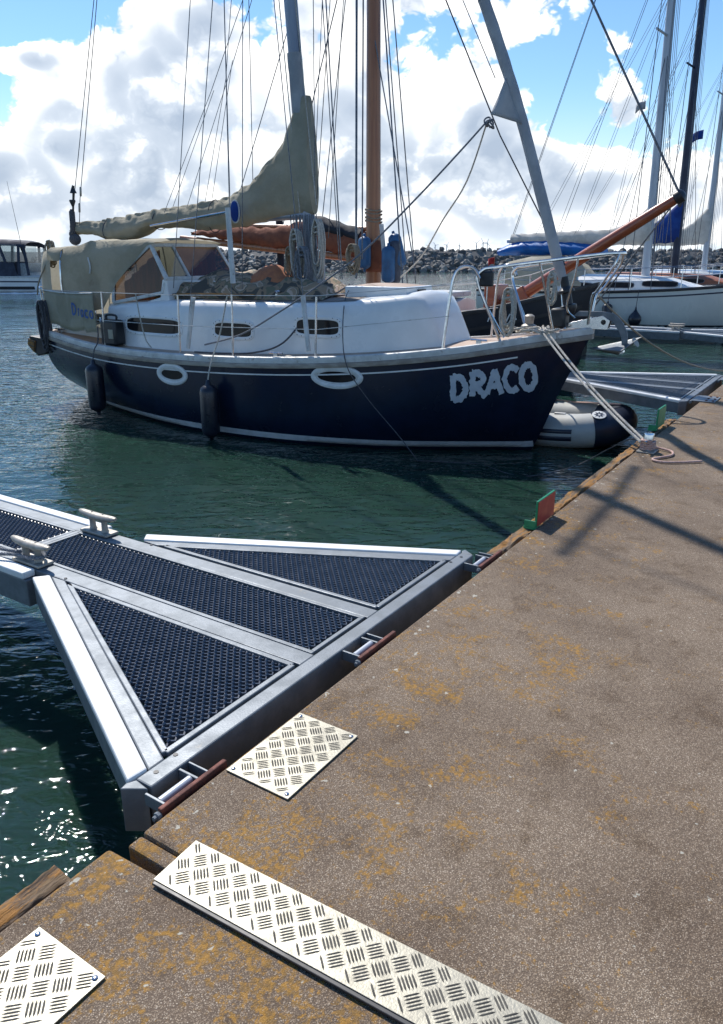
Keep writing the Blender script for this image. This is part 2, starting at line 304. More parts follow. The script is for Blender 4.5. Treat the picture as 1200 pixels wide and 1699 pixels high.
def thin(name, k):
    """cloth lets part of the light through"""
    nt = M[name].node_tree; p = nt.nodes['Principled BSDF']; o = nt.nodes['Material Output']
    tr = nt.nodes.new('ShaderNodeBsdfTranslucent'); src = p.inputs['Base Color'].links[0].from_socket; lk(nt, src, tr.inputs[0])
    mx = nt.nodes.new('ShaderNodeMixShader'); mx.inputs[0].default_value = k; lk(nt, p.outputs[0], mx.inputs[1]); lk(nt, tr.outputs[0], mx.inputs[2]); lk(nt, mx.outputs[0], o.inputs[0])
for nm_, k_ in (('canvas', .28), ('canvas_pale', .35), ('sail_white', .35), ('sail_grey', .25), ('sail_blue', .35), ('tarp_blue', .35), ('mesh_curtain', .6), ('sail_tan', .25)): thin(nm_, k_)

# ------------------------------------------------------------------ mesh helpers
class MB:
    def __init__(s): s.v = []; s.f = []
    def add(s, vs, fs):
        o = len(s.v); s.v += [tuple(p) for p in vs]; s.f += [tuple(i + o for i in f) for f in fs]; return s
    def hexa(s, p): return s.add(p, [(0, 3, 2, 1), (4, 5, 6, 7), (0, 1, 5, 4), (1, 2, 6, 5), (2, 3, 7, 6), (3, 0, 4, 7)])
    def box(s, x0, x1, y0, y1, z0, z1):
        return s.hexa([(x0, y0, z0), (x1, y0, z0), (x1, y1, z0), (x0, y1, z0), (x0, y0, z1), (x1, y0, z1), (x1, y1, z1), (x0, y1, z1)])
    def bar(s, a, b, w, h, up=(0, 0, 1)):
        a = Vector(a); b = Vector(b); t = (b - a).normalized(); sd = t.cross(Vector(up)).normalized(); u = sd.cross(t).normalized()
        p = []
        for q in (a, b):
            for i, j in ((-1, -1), (1, -1), (1, 1), (-1, 1)): p.append(q + sd * (w / 2 * i) + u * (h / 2 * j))
        return s.add(p, [(0, 1, 2, 3), (7, 6, 5, 4), (0, 4, 5, 1), (1, 5, 6, 2), (2, 6, 7, 3), (3, 7, 4, 0)])
    def prism(s, poly, d):
        n = len(poly); d = Vector(d); a = [Vector(p) for p in poly]
        return s.add(a + [p + d for p in a], [tuple(range(n))[::-1], tuple(range(n, 2 * n))] + [(i, (i + 1) % n, n + (i + 1) % n, n + i) for i in range(n)])
    def tube(s, pts, r, n=8, close=False, cap=True):
        pts = [Vector(p) for p in pts]; m = len(pts)
        rr = r if isinstance(r, (list, tuple)) else [r] * m
        t0 = (pts[1] - pts[0]).normalized(); ref = Vector((0, 0, 1)) if abs(t0.z) < .9 else Vector((1, 0, 0))
        nx = t0.cross(ref).normalized(); vs = []; pt = t0
        for i in range(m):
            if close: t = (pts[(i + 1) % m] - pts[i - 1]).normalized()
            else: t = (pts[min(i + 1, m - 1)] - pts[max(i - 1, 0)])
            t = t.normalized() if t.length > 1e-9 else pt
            q = pt.rotation_difference(t); nx = q @ nx; nx = (nx - t * nx.dot(t)).normalized(); ny = t.cross(nx); pt = t
            for k in range(n):
                a = 2 * math.pi * k / n; vs.append(pts[i] + nx * (math.cos(a) * rr[i]) + ny * (math.sin(a) * rr[i]))
        fs = []
        for i in range(m if close else m - 1):
            j = (i + 1) % m
            for k in range(n): fs.append((i * n + k, i * n + (k + 1) % n, j * n + (k + 1) % n, j * n + k))
        if cap and not close: fs += [tuple(range(n))[::-1], tuple((m - 1) * n + k for k in range(n))]
        return s.add(vs, fs)
    def loft(s, rows, closed=False, cap0=False, cap1=False):
        m = len(rows); n = len(rows[0]); vs = [p for r in rows for p in r]; fs = []
        for i in range(m - 1):
            for k in range(n if closed else n - 1):
                k2 = (k + 1) % n; fs.append((i * n + k, i * n + k2, (i + 1) * n + k2, (i + 1) * n + k))
        if cap0: fs.append(tuple(range(n))[::-1])
        if cap1: fs.append(tuple((m - 1) * n + k for k in range(n)))
        return s.add(vs, fs)
    def lathe(s, prof, o=(0, 0, 0), ax=(0, 0, 1), n=14):
        ax = Vector(ax).normalized(); o = Vector(o); ref = Vector((1, 0, 0)) if abs(ax.x) < .9 else Vector((0, 1, 0))
        e1 = ax.cross(ref).normalized(); e2 = ax.cross(e1)
        rows = [[o + ax * z + e1 * (math.cos(2 * math.pi * k / n) * r) + e2 * (math.sin(2 * math.pi * k / n) * r) for k in range(n)] for r, z in prof]
        return s.loft(rows, True, True, True)
    def ell(s, c, r, nu=14, nv=9):
        rows = []
        for i in range(nv + 1):
            a = -math.pi / 2 + math.pi * i / nv; cr_ = max(math.cos(a), .001)
            rows.append([(c[0] + r[0] * cr_ * math.cos(2 * math.pi * k / nu), c[1] + r[1] * cr_ * math.sin(2 * math.pi * k / nu), c[2] + r[2] * math.sin(a)) for k in range(nu)])
        return s.loft(rows, True, True, True)
    def xf(s, mat):
        s.v = [tuple(mat @ Vector(p)) for p in s.v]; return s
    def mesh(s, name, mat, smooth=38, fix=True):
        me = bpy.data.meshes.new(name); me.from_pydata(s.v, [], s.f)
        if fix:
            bm = bmesh.new(); bm.from_mesh(me); bmesh.ops.recalc_face_normals(bm, faces=bm.faces); bm.to_mesh(me); bm.free()
        if smooth:
            me.polygons.foreach_set('use_smooth', [True] * len(me.polygons)); me.set_sharp_from_angle(angle=R(smooth))
        me.materials.append(M[mat] if isinstance(mat, str) else mat); me.update(); return me
    def build(s, name, mat, parent=None, smooth=38, bevel=0, fix=True, xform=None):
        o = bpy.data.objects.new(name, s.mesh(name, mat, smooth, fix)); col.objects.link(o)
        if parent is not None: o.parent = parent
        if xform is not None: o.matrix_basis = xform
        if bevel:
            b = o.modifiers.new('bevel', 'BEVEL'); b.width = bevel; b.segments = 2; b.limit_method = 'ANGLE'; b.angle_limit = R(40)
        return o

def tag(o, label, cat, group=None):
    o['label'] = label; o['category'] = cat
    if group: o['group'] = group
    return o
def struct(o): o['kind'] = 'structure'; return o
def stuff(o): o['kind'] = 'stuff'; return o
def thing(name, label, cat, mat=None, group=None):
    o = bpy.data.objects.new(name, None); o.empty_display_size = .3; col.objects.link(o)
    if mat is not None: o.matrix_basis = mat
    return tag(o, label, cat, group)
def copy_tree(o, parent=None):
    c = o.copy(); col.objects.link(c); c.parent = parent
    for ch in list(o.children): copy_tree(ch, c)
    return c
def tab(T):
    xs = [a for a, _ in T]; ys = [b for _, b in T]; n = len(xs)
    def m(j):
        if j == 0: return (ys[1] - ys[0]) / (xs[1] - xs[0])
        if j == n - 1: return (ys[-1] - ys[-2]) / (xs[-1] - xs[-2])
        return (ys[j + 1] - ys[j - 1]) / (xs[j + 1] - xs[j - 1])
    def fn(x):
        if x <= xs[0]: return ys[0]
        if x >= xs[-1]: return ys[-1]
        i = max(j for j in range(n - 1) if xs[j] <= x); h = xs[i + 1] - xs[i]; t = (x - xs[i]) / h; a, b = m(i) * h, m(i + 1) * h
        return (2 * t ** 3 - 3 * t * t + 1) * ys[i] + (t ** 3 - 2 * t * t + t) * a + (-2 * t ** 3 + 3 * t * t) * ys[i + 1] + (t ** 3 - t * t) * b
    return fn
def rng(a, b, n): return [a + (b - a) * i / (n - 1) for i in range(n)]
def sag(a, b, s, n=14):
    a = Vector(a); b = Vector(b); return [a.lerp(b, t) - Vector((0, 0, 4 * s * t * (1 - t))) for t in rng(0, 1, n)]
def spline(pts, k=6):
    """smooth open curve through points"""
    P = [Vector(p) for p in pts]; out = []
    for i in range(len(P) - 1):
        p0 = P[max(i - 1, 0)]; p1 = P[i]; p2 = P[i + 1]; p3 = P[min(i + 2, len(P) - 1)]
        for j in range(k):
            t = j / k; out.append(.5 * ((2 * p1) + (p2 - p0) * t + (2 * p0 - 5 * p1 + 4 * p2 - p3) * t * t + (3 * p1 - p0 - 3 * p2 + p3) * t ** 3))
    return out + [P[-1]]
def nz(x, y=0, z=0): return noise.noise(Vector((x, y, z)))
def frame(loc, rz): return Matrix.Translation(Vector(loc)) @ Matrix.Rotation(R(rz), 4, 'Z')
WL = -0.70                                   # water level; the pier deck is z = 0

# ------------------------------------------------------------------ water
w = MB()
w.add([(-9000, -400, 0), (9000, -400, 0), (9000, 9000, 0), (-9000, 9000, 0)], [(0, 1, 2, 3)])
struct(w.build('water', 'water', xform=Matrix.Translation((0, 0, WL)), fix=False, smooth=0))

# ------------------------------------------------------------------ pier (local x runs along the pier, local y out over the water)
PF = frame((0.738, 3.915, 0), 56.5)
b = MB().box(-2.512, 60, -2.7, 0, -.95, 0)
pier = struct(b.build('pier', 'concrete', xform=PF, bevel=.010, smooth=0))
b = MB().prism([(-7.5, -2.7, -.95), (-2.487, -2.7, -.95), (-2.605, .035, -.95), (-7.5, .035, -.95)], (0, 0, .946))
pier2 = struct(b.build('pier', 'concrete', xform=PF, bevel=.012, smooth=0))
b = MB().box(-2.565, -2.5135, -1.2, .004, -.95, -.012)      # narrow end ledge at the joint
b.build('end_ledge', 'concrete', pier, bevel=.008, smooth=0)
def timber(u0, u1, v0, v1, z0, z1, parent, seed, n=140):
    rows = []
    for i, u in enumerate(rng(u0, u1, n)):
        j = lambda k: .013 * nz(u * 7 + seed, k * 3.7, seed) + .010 * nz(u * 31, k * 1.3, seed)
        pr = [(v0 + j(1), z0), (v1 + j(2), z0), (v1 + j(3), (z0 + z1) / 2), (v1 - .004 + j(4), z1 - .012 + j(5)), (v1 - .018, z1 + j(6)), ((v0 + v1) / 2, z1 - .003 + 1.3 * j(7)), (v0 + .012, z1 + j(8)), (v0 + j(9), z1 - .01 + j(10))]
        rows.append([(u, a, c) for a, c in pr])
    return MB().loft(rows, True, True, True).build('timber_wale', 'weathered_wood', parent, smooth=50)
timber(.13, 2.55, .016, .105, -.24, -.012, pier, 1.3)
timber(2.57, 4.62, .018, .110, -.24, -.016, pier, 4.1)
timber(8.05, 12.3, .018, .110, -.24, -.012, pier, 7.7)
timber(-7.4, -2.72, .062, .150, -.26, -.03, pier2, 2.2, 260)

# ------------------------------------------------------------------ tread plates
def tread_plate(label, u0, u1, v0, v1, screws=True, z=.003, tilt=0, cell=.050, seed=0):
    t = thing('tread_plate', label, 'metal plate', PF @ Matrix.Translation(((u0 + u1) / 2 + (v1 - v0) / 2 * math.sin(R(tilt)), (v0 + v1) / 2, z)) @ Matrix.Rotation(R(tilt), 4, 'Z'))
    a, c = (u1 - u0) / 2, (v1 - v0) / 2
    MB().box(-a, a, -c, c, 0, .0045).build('plate', 'tread', t, bevel=.001, smooth=0)
    r2 = math.sqrt(.5); bm = MB(); n = int((a + c) / cell) + 3
    L, wd, h, zz = cell * .45, cell * .058, .0019, .0044
    for i in range(-n * 2, n * 2):
        for j in range(-n * 2, n * 2):
            cx = i * cell + .004; cy = j * cell + .01
            for k in range(-2, 3):
                o = k * cell * .175
                if (i + j) % 2 == 0: e0, e1, wx = (cx - L, cy + o), (cx + L, cy + o), (0, wd)
                else: e0, e1, wx = (cx + o, cy - L), (cx + o, cy + L), (wd, 0)
                dx, dy = (e1[0] - e0[0]) * .22, (e1[1] - e0[1]) * .22
                pts = [e0, (e0[0] + dx + wx[0], e0[1] + dy + wx[1]), (e1[0] - dx + wx[0], e1[1] - dy + wx[1]), e1, (e1[0] - dx - wx[0], e1[1] - dy - wx[1]), (e0[0] + dx - wx[0], e0[1] + dy - wx[1])]
                q = [((x - y) * r2, (x + y) * r2) for x, y in pts]
                if any(abs(p[0]) > a - .001 or abs(p[1]) > c - .001 for p in q): continue
                lp_ = lambda p, o, t: (p[0] + (o[0] - p[0]) * t, p[1] + (o[1] - p[1]) * t)
                t1, t2 = lp_(q[0], q[3], .2), lp_(q[3], q[0], .2)
                bm.add([(*p, zz) for p in q] + [(*t1, zz + h), (*t2, zz + h)], [(0, 1, 6), (1, 2, 7, 6), (2, 3, 7), (3, 4, 7), (4, 5, 6, 7), (5, 0, 6)])
    stuff(bm.build('tread_pattern', 'tread_bar', t, smooth=0, fix=True))
    if screws:
        for sx_ in (-1, 1):
            for sy_ in (-1, 1): MB().lathe([(.0075, 0), (.0075, .002), (.005, .0035)], (sx_ * (a - .017), sy_ * (c - .017), .0045), n=10).build('screw', 'stainless', t)
    return t
tread_plate('rectangular aluminium tread plate screwed to the pier beside the finger pontoon corner', -2.17, -1.775, -.275, -.015)
tread_plate('long aluminium tread strip bridging the gap between the two pier sections', -2.624, -2.456, -2.65, -.168, screws=False, z=.006, tilt=2.6)
tread_plate('aluminium tread plate on the pier section with the rotten timber edge', -3.30, -2.885, -.30, -.045, z=-.001)

st_ = [o for o in bpy.data.objects if o.name.startswith('tread_plate') and 'bridging' in o['label']][0]
MB().box(-.096, -.0845, -1.235, 1.235, -.004, .003).build('rubber_lip', 'black_plastic', st_, bevel=.002, smooth=0)

# ------------------------------------------------------------------ finger pontoon
def inside(p, poly):
    s = None
    for i in range(len(poly)):
        a, c = poly[i], poly[(i + 1) % len(poly)]
        cr_ = (c[0] - a[0]) * (p[1] - a[1]) - (c[1] - a[1]) * (p[0] - a[0])
        if s is None: s = cr_ > 0
        elif (cr_ > 0) != s: return False
    return True
def grating_mesh(poly, LW=.041, SW=.0180):
    bm = MB(); us = [p[0] for p in poly]; vs = [p[1] for p in poly]
    i0, i1 = int(min(vs) / SW) - 1, int(max(vs) / SW) + 2; j0, j1 = int(min(us) / (LW / 2)) - 1, int(max(us) / (LW / 2)) + 2
    for i in range(i0, i1):
        def node(j):
            up = ((i + j) % 2 == 0)
            return (j * LW / 2, i * SW + (.30 if up else -.30) * SW, up)
        for j in range(j0, j1):
            a = node(j); c = node(j + 1)
            if not (inside(a[:2], poly) and inside(c[:2], poly)): continue
            za, zc = (-.004 if a[2] else -.011), (-.004 if c[2] else -.011)
            w_ = .0034
            p = [(a[0], a[1] - w_, za - .002), (c[0], c[1] - w_, zc - .002), (c[0], c[1] + w_, zc), (a[0], a[1] + w_, za)]
            q = [(x, y, z - .016) for x, y, z in p]
            bm.add(p + q, [(0, 1, 2, 3), (0, 4, 5, 1), (3, 2, 6, 7)])
            if a[2]:   # nub added on every bond, sloped to catch the sun as a bright dot
                r = .0052
                bm.add([(a[0] - r * 1.5, a[1] - r, -.005), (a[0] + r * 1.5, a[1] - r, -.005), (a[0] + r * 1.5, a[1] + r, -.005), (a[0] - r * 1.5, a[1] + r, -.005), (a[0] - r * .6, a[1], .002), (a[0] + r * .6, a[1], .002)],
                       [(0, 1, 5, 4), (1, 2, 5), (2, 3, 4, 5), (3, 0, 4)])
    return bm
def cleat(parent, u, v):
    t = MB().box(u - .05, u + .05, v - .12, v + .12, .002, .018).build('cleat', 'cleat_metal', parent, bevel=.004)
    for dv in (-.055, .055): MB().lathe([(.026, .016), (.019, .03), (.018, .075), (.024, .092)], (u, v + dv, 0), n=12).build('stem', 'cleat_metal', t)
    rows = []
    for y in rng(-.165, .165, 13):
        e = abs(y) / .165; r = .030 * (1 - .35 * e ** 2.2) if e < .99 else .012; zc = .104 + .012 * e ** 2
        rows.append([(u + r * math.cos(a) * 1.05, v + y, zc + r * .72 * math.sin(a)) for a in rng(0, 2 * math.pi * 11 / 12, 12)])
    MB().loft(rows, True, True, True).build('horn', 'cleat_metal', t, smooth=60)
    for dv in (-.05, .05): MB().lathe([(.006, .125), (.006, .129)], (u, v + dv, 0), n=8).build('bolt', 'wire', t)
ULc, URc = -1.43, -.925
def make_finger(label):
    F = thing('finger_pontoon', label, 'pontoon', PF, 'finger pontoons along the pier')
    MB().box(-2.36, .01, .132, .205, -.17, 0).build('pier_beam', 'galvanised', F, bevel=.006, smooth=0)
    for a, c in ((-1.485, -1.388), (-.968, -.878)): MB().box(a, c, .207, 7.9, -.15, -.003).build('stringer', 'galvanised', F, bevel=.005, smooth=0)
    MB().box(-1.386, -.970, 2.315, 2.352, -.06, -.001).build('crossbar', 'galvanised', F, bevel=.004, smooth=0)
    MB().box(-1.386, -.970, 5.1, 5.14, -.06, -.001).build('crossbar', 'galvanised', F, bevel=.004, smooth=0)
    MB().box(-1.57, -.80, 7.902, 7.98, -.2, .004).build('end_beam', 'galvanised', F, bevel=.006, smooth=0)
    # white rubbing strips along the neck
    MB().box(-1.565, -1.487, 2.02, 7.9, -.035, .006).build('rubbing_strip', 'white_plastic', F, bevel=.008, smooth=0)
    MB().box(-1.56, -1.487, 2.0, 7.9, -.19, -.036).build('side_plate', 'galvanised', F, bevel=.006, smooth=0)
    MB().box(-.876, -.805, 2.22, 7.9, -.035, .006).build('rubbing_strip', 'white_plastic', F, bevel=.008, smooth=0)
    MB().box(-.876, -.81, 2.2, 7.9, -.19, -.036).build('side_plate', 'galvanised', F, bevel=.006, smooth=0)
    for sgn in (-1, 1):
        mu = lambda u: u if sgn < 0 else -2.355 - u
        P = lambda u, v, z: (mu(u), v, z)
        wo_, wi, si = [(-1.565, 1.93), (-2.385, .215)], [(-1.492, 1.875), (-2.305, .207)], [(-1.487, 1.76), (-2.235, .207)]
        def slab(p, q, z0, z1, nm, mt, bv=.006):
            MB().prism([P(*p[0], z0), P(*p[1], z0), P(*q[1], z0), P(*q[0], z0)], (0, 0, z1 - z0)).build(nm, mt, F, bevel=bv, smooth=0)
        slab(wo_, [(wi[0][0] - .004, wi[0][1]), (wi[1][0] - .004, wi[1][1])], -.03, .008, 'rubbing_strip', 'white_plastic', .009)
        slab([(p_[0] + .004, p_[1]) for p_ in wo_], [(wi[0][0] - .004, wi[0][1]), (wi[1][0] - .004, wi[1][1])], -.15, -.031, 'side_plate', 'galvanised', .006)
        slab(wi, si, -.125, -.002, 'diagonal_beam', 'galvanised')
        slab([(-2.37, .135), (-2.42, .21)], [(-2.36, .2), (-2.39, .216)], -.17, -.001, 'corner_block', 'galvanised', .004)
        tri = [(-1.506, 1.70), (-1.506, .232), (-2.207, .232)]
        cx, cy = sum(p[0] for p in tri) / 3, sum(p[1] for p in tri) / 3
        fr = None
        for k in range(3):
            a, c = tri[k], tri[(k + 1) % 3]
            o = MB().bar(P(*a, -.010), P(*c, -.010), .026, .022).build('grating_frame', 'galvanised', F, bevel=.004, smooth=0)
        poly = [(mu(cx + (p[0] - cx) * .955), cy + (p[1] - cy) * .955) for p in tri]
        stuff(grating_mesh(poly).build('grating', 'grating', F, smooth=0, fix=False))
        MB().box(mu(-1.495) if sgn < 0 else mu(-1.487), mu(-1.487) if sgn < 0 else mu(-1.495), .25, 1.7, -.06, -.03).build('ledge_angle', 'galvanised', F, smooth=0)
        for q in ((-2.30, .175), (-2.20, .19), (-1.47, 1.78)): MB().lathe([(.009, .0005), (.009, .002)], P(*q, 0), n=10).build('bolt_hole', 'black_plastic', F)
    for v0, v1 in ((.222, 2.313), (2.354, 5.098), (5.142, 7.88)):
        for u_ in (-1.375, -.981): MB().box(u_ - .011, u_ + .011, v0, v1, -.02, -.0008).build('grating_frame', 'galvanised', F, bevel=.003, smooth=0)
        for v_ in (v0 + .0115, v1 - .0115): MB().box(-1.363, -.993, v_ - .011, v_ + .011, -.02, -.0012).build('grating_frame', 'galvanised', F, bevel=.003, smooth=0)
        stuff(grating_mesh([(-1.358, v0 + .028), (-.998, v0 + .028), (-.998, v1 - .028), (-1.358, v1 - .028)]).build('grating', 'grating', F, smooth=0, fix=False))
    cleat(F, -1.43, 2.12); cleat(F, -.92, 2.20)
    MB().box(-1.46, -.90, 4.2, 7.7, -.95, -.155).build('float', 'black_plastic', F, bevel=.04, smooth=0)
    return F
F1 = make_finger('finger pontoon with a grey rope on its cleat and rusty hinge bars at the pier')
F2 = copy_tree(F1); F2.matrix_basis = PF @ Matrix.Translation((8.05, 0, 0)); F2['label'] = 'finger pontoon beside the grey dinghy, hinged by perforated plates on the pier'
F3 = copy_tree(F1); F3.matrix_basis = PF @ Matrix.Translation((15.8, 0, 0)); F3['label'] = 'finger pontoon lying in front of the cream hulled sailing boat'
for uc in (-2.30, -1.20, -.02):
    h = MB().box(uc - .09, uc - .08, .035, .131, -.05, -.006).build('hinge_bracket', 'galvanised', F1, bevel=.002, smooth=0)
    MB().box(uc + .055, uc + .065, .045, .131, -.05, -.006).build('lug', 'galvanised', h, bevel=.002, smooth=0)
    MB().box(uc + .10, uc + .108, .04, .131, -.05, -.006).build('lug', 'galvanised', h, bevel=.002, smooth=0)
    MB().tube([(uc - .078, .075, -.022), (uc + .053, .075, -.022)], .016, 12).build('pin', 'mast_pale', h)
    MB().box(uc - .125, uc + .165, .012, .030, -.030, .012).build('rusty_bar', 'rust_rod', h, bevel=.004, smooth=0)
    MB().lathe([(.012, 0), (.014, .004), (.014, .014), (.008, .016), (.008, .026)], (uc - .125, .021, -.01), (-1, 0, 0), 8).build('bolt', 'galvanised', h)
for FF in (F2, F3):
    for uc in (-2.15, -.35):
        pl_ = MB().box(uc - .20, uc + .20, -.16, .085, .004, .014).build('hinge_plate', 'galvanised', FF, bevel=.003, smooth=0)
        for du in (-.14, 0, .14):
            for dv in (-.13, -.06): MB().lathe([(.014, .0145), (.014, .022), (.006, .024)], (uc + du, dv, 0), n=6).build('bolt', 'rust_rod', pl_)
        MB().tube([(uc - .21, .10, -.01), (uc + .21, .10, -.01)], .016, 10).build('hinge_pin', 'galvanised', FF)

# rope on the cleat of the near finger, both ends running off to a boat
p0 = PF @ Vector((-1.43, 2.17, .05))
def W(u, v, z): return tuple(PF @ Vector((u, v, z)))
def twisted(pts, r, name, label, cat, mat='rope_grey', strands=3, pitch=.035, group=None):
    pts = [Vector(p) for p in pts]; L = [0]
    for a, c in zip(pts, pts[1:]): L.append(L[-1] + (c - a).length)
    n = max(20, int(L[-1] / (pitch / 5))); n = min(n, 420); bm = MB()
    def at(s):
        for i in range(len(pts) - 1):
            if s <= L[i + 1] or i == len(pts) - 2:
                return pts[i].lerp(pts[i + 1], (s - L[i]) / max(1e-9, L[i + 1] - L[i]))
    for k in range(strands):
        q = []
        for i in range(n):
            s = L[-1] * i / (n - 1); c = at(s); t = (at(min(L[-1], s + .01)) - at(max(0, s - .01))).normalized()
            ref = Vector((0, 0, 1)) if abs(t.z) < .9 else Vector((1, 0, 0)); e1 = t.cross(ref).normalized(); e2 = t.cross(e1)
            a = 2 * math.pi * (s / pitch + k / strands); q.append(c + (e1 * math.cos(a) + e2 * math.sin(a)) * r * .52)
        bm.tube(q, r * .56, 5)
    return tag(bm.build(name, mat, smooth=60), label, cat, group)
lp = [W(-1.62, 5.4, .05)] + [W(-1.60 + .02 * i, 5.2 - i * .55, .02) for i in range(5)] + [W(-1.455, 2.30, .04), W(-1.39, 2.19, .045), W(-1.385, 2.08, .05), W(-1.43, 2.02, .05), W(-1.475, 2.08, .05), W(-1.49, 2.25, .04)] + [W(-1.66 + .01 * i, 2.6 + i * .55, .012) for i in range(5)] + [W(-1.7, 5.3, .04)]
twisted(spline(lp, 8), .0115, 'mooring_rope', 'grey twisted rope looped round the near cleat of the finger pontoon', 'rope', pitch=.05)

# ------------------------------------------------------------------ berth signs
def sign(u, v, face, label, h=.172, ln=.30):
    t = thing('berth_sign', label, 'sign', PF @ Matrix.Translation((u, v, 0)), 'berth signs on the pier edge')
    MB().box(0, ln, -.007, .007, .005, h).build('board', 'sign_green', t, bevel=.003, smooth=0)
    MB().box(.006, ln - .006, -.0105, -.0075, .010, h - .006).build('face', face, t, smooth=0)
    MB().box(-.012, .06, -.006, .075, -.012, .004).build('foot', 'sign_green', t, bevel=.002, smooth=0)
    MB().box(-.012, -.001, -.005, .07, .0045, .045).build('foot_web', 'sign_green', t, bevel=.002, smooth=0)
sign(.63, .005, 'sign_red', 'red faced plastic berth sign standing on the pier edge')
sign(3.92, .062, 'sign_green', 'all green plastic berth sign on the pier edge by the dinghy', h=.20)

# small drain slot in the concrete near the red sign
bo = thing('mooring_bollard', 'short steel mooring post wrapped with pink rope on the pier edge', 'bollard', PF @ Matrix.Translation((3.0, -.085, 0)))
MB().box(-.09, .09, -.075, .075, .002, .014).build('base_plate', 'cleat_metal', bo, bevel=.003, smooth=0)
MB().lathe([(.045, .0145), (.045, .15), (.043, .157), (.03, .16)], n=18).build('post', 'stainless', bo)
MB().tube([(-.12, 0, .10), (.12, 0, .10)], .012, 10).build('crossbar', 'stainless', bo)
rp = []
for i in range(70):
    a = i * .42; rp.append(W(3.0 + (.056 + .006 * nz(i * .3)) * math.cos(a), -.085 + (.056 + .006 * nz(i * .3, 4)) * math.sin(a), .022 + .085 * (i / 70) + .008 * nz(i * .7, 9)))
tail = [W(3.0 + .07, -.085 - .03, .03), W(3.10, -.16, .02), W(3.06, -.27, .014), W(2.93, -.30, .013), W(2.80, -.24, .013), W(2.70, -.20, .013), W(2.66, -.29, .013), W(2.74, -.42, .013), W(2.86, -.55, .013)]
bm = MB().tube(rp, .010, 7).tube(spline(tail, 7), .010, 7)
tag(bm.build('rope_coil', 'rope_pink', smooth=60), 'pink rope wound round the bollard with a loose end on the concrete', 'rope')

# ------------------------------------------------------------------ hull builder
class Hull:
    def __init__(s, L, zs, bb, z0, kk): s.L = L; s.zs = tab(zs); s.bb = tab(bb); s.z0 = tab(z0); s.kk = tab(kk)
    def half(s, x, z):
        a, b = s.z0(x), s.zs(x)
        if z <= a: return 0.0
        t = min(1, (z - a) / (b - a)); return s.bb(x) * (1 - (1 - t) ** s.kk(x))
    def shell(s, nx=70, nz_=18, zlow=-.45):
        bm = MB(); xs = [s.L * (1 - (1 - t) ** 1.25) for t in rng(0, 1, nx)]
        for sg in (-1, 1):
            rows = []
            for x in xs:
                z0 = max(s.z0(x), zlow); z1 = s.zs(x); r = []
                for t in rng(0, 1, nz_):
                    z = z0 + (z1 - z0) * (t ** 1.3); r.append((x, sg * s.half(x, z), z))
                rows.append(r)
            bm.loft(rows)
            if sg == -1: first = rows[0]
            else: bm.add(first + rows[0][::-1], [tuple(range(2 * len(first)))])
        return bm
    def band(s, x0, x1, f0, f1, off, n=60, sides=(-1, 1), nzb=3):
        """strip lying proud of the hull between heights f0(x) and f1(x)"""
        bm = MB()
        for sg in sides:
            rows = []
            for x in rng(x0, x1, n):
                a, b = f0(x), f1(x)
                r = [(x, sg * max(.002, s.half(x, a) - .01), a)] + [(x, sg * (s.half(x, z) + off), z) for z in rng(a, b, nzb)] + [(x, sg * max(.001, s.half(x, b) - .01), b)]
                rows.append(r)
            bm.loft(rows, False, False, False)
        return bm
    def deck(s, x0, x1, dz, inset=.03, camber=.05, n=50):
        rows = []
        for x in rng(x0, x1, n):
            h = max(.004, s.bb(x) - inset); rows.append([(x, h * t, s.zs(x) + dz + camber * h * (1 - t * t)) for t in rng(-1, 1, 11)])
        return MB().loft(rows)
    def rail(s, x0, x1, z0, z1, out, inn, n=70):
        """solid rail along the sheer; z offsets from the sheer, out / in offsets from the hull side"""
        bm = MB()
        for sg in (-1, 1):
            rows = []
            for x in rng(x0, x1, n):
                h = s.bb(x); zt = s.zs(x)
                rows.append([(x, sg * (h + out), zt + z0), (x, sg * (h + out + .006), zt + (z0 + z1) / 2), (x, sg * (h + out), zt + z1 - .008), (x, sg * (h + out - .012), zt + z1), (x, sg * max(.001, h - inn), zt + z1), (x, sg * max(.001, h - inn), zt + z0)])
            bm.loft(rows, True, True, True)
        return bm
def ring_on(fn, cx, cz, rx, rz, w, off, n=40, p=2.0):
    """raised oval ring on a surface y = fn(x, z)"""
    rows = []
    for i in range(n):
        a = 2 * math.pi * i / n; c, s_ = math.cos(a), math.sin(a)
        ex = math.copysign(abs(c) ** (2 / p), c); ez = math.copysign(abs(s_) ** (2 / p), s_)
        r = []
        for k, o in ((-.1, -.004), (.0, off * .7), (.35, off), (.65, off), (1.0, off * .7), (1.1, -.004)):
            x = cx + (rx - w + w * k) * ex; z = cz + (rz - w + w * k) * ez; r.append((x, fn(x, z) - o, z))
        rows.append(r)
    rows.append(rows[0]); return MB().loft(rows)
def disc_on(fn, cx, cz, rx, rz, off, n=40, p=2.0):
    v = [(cx, fn(cx, cz) - off, cz)]
    for i in range(n):
        a = 2 * math.pi * i / n; c, s_ = math.cos(a), math.sin(a)
        x = cx + rx * math.copysign(abs(c) ** (2 / p), c); z = cz + rz * math.copysign(abs(s_) ** (2 / p), s_); v.append((x, fn(x, z) - off, z))
    return MB().add(v, [(0, 1 + i, 1 + (i + 1) % n) for i in range(n)])

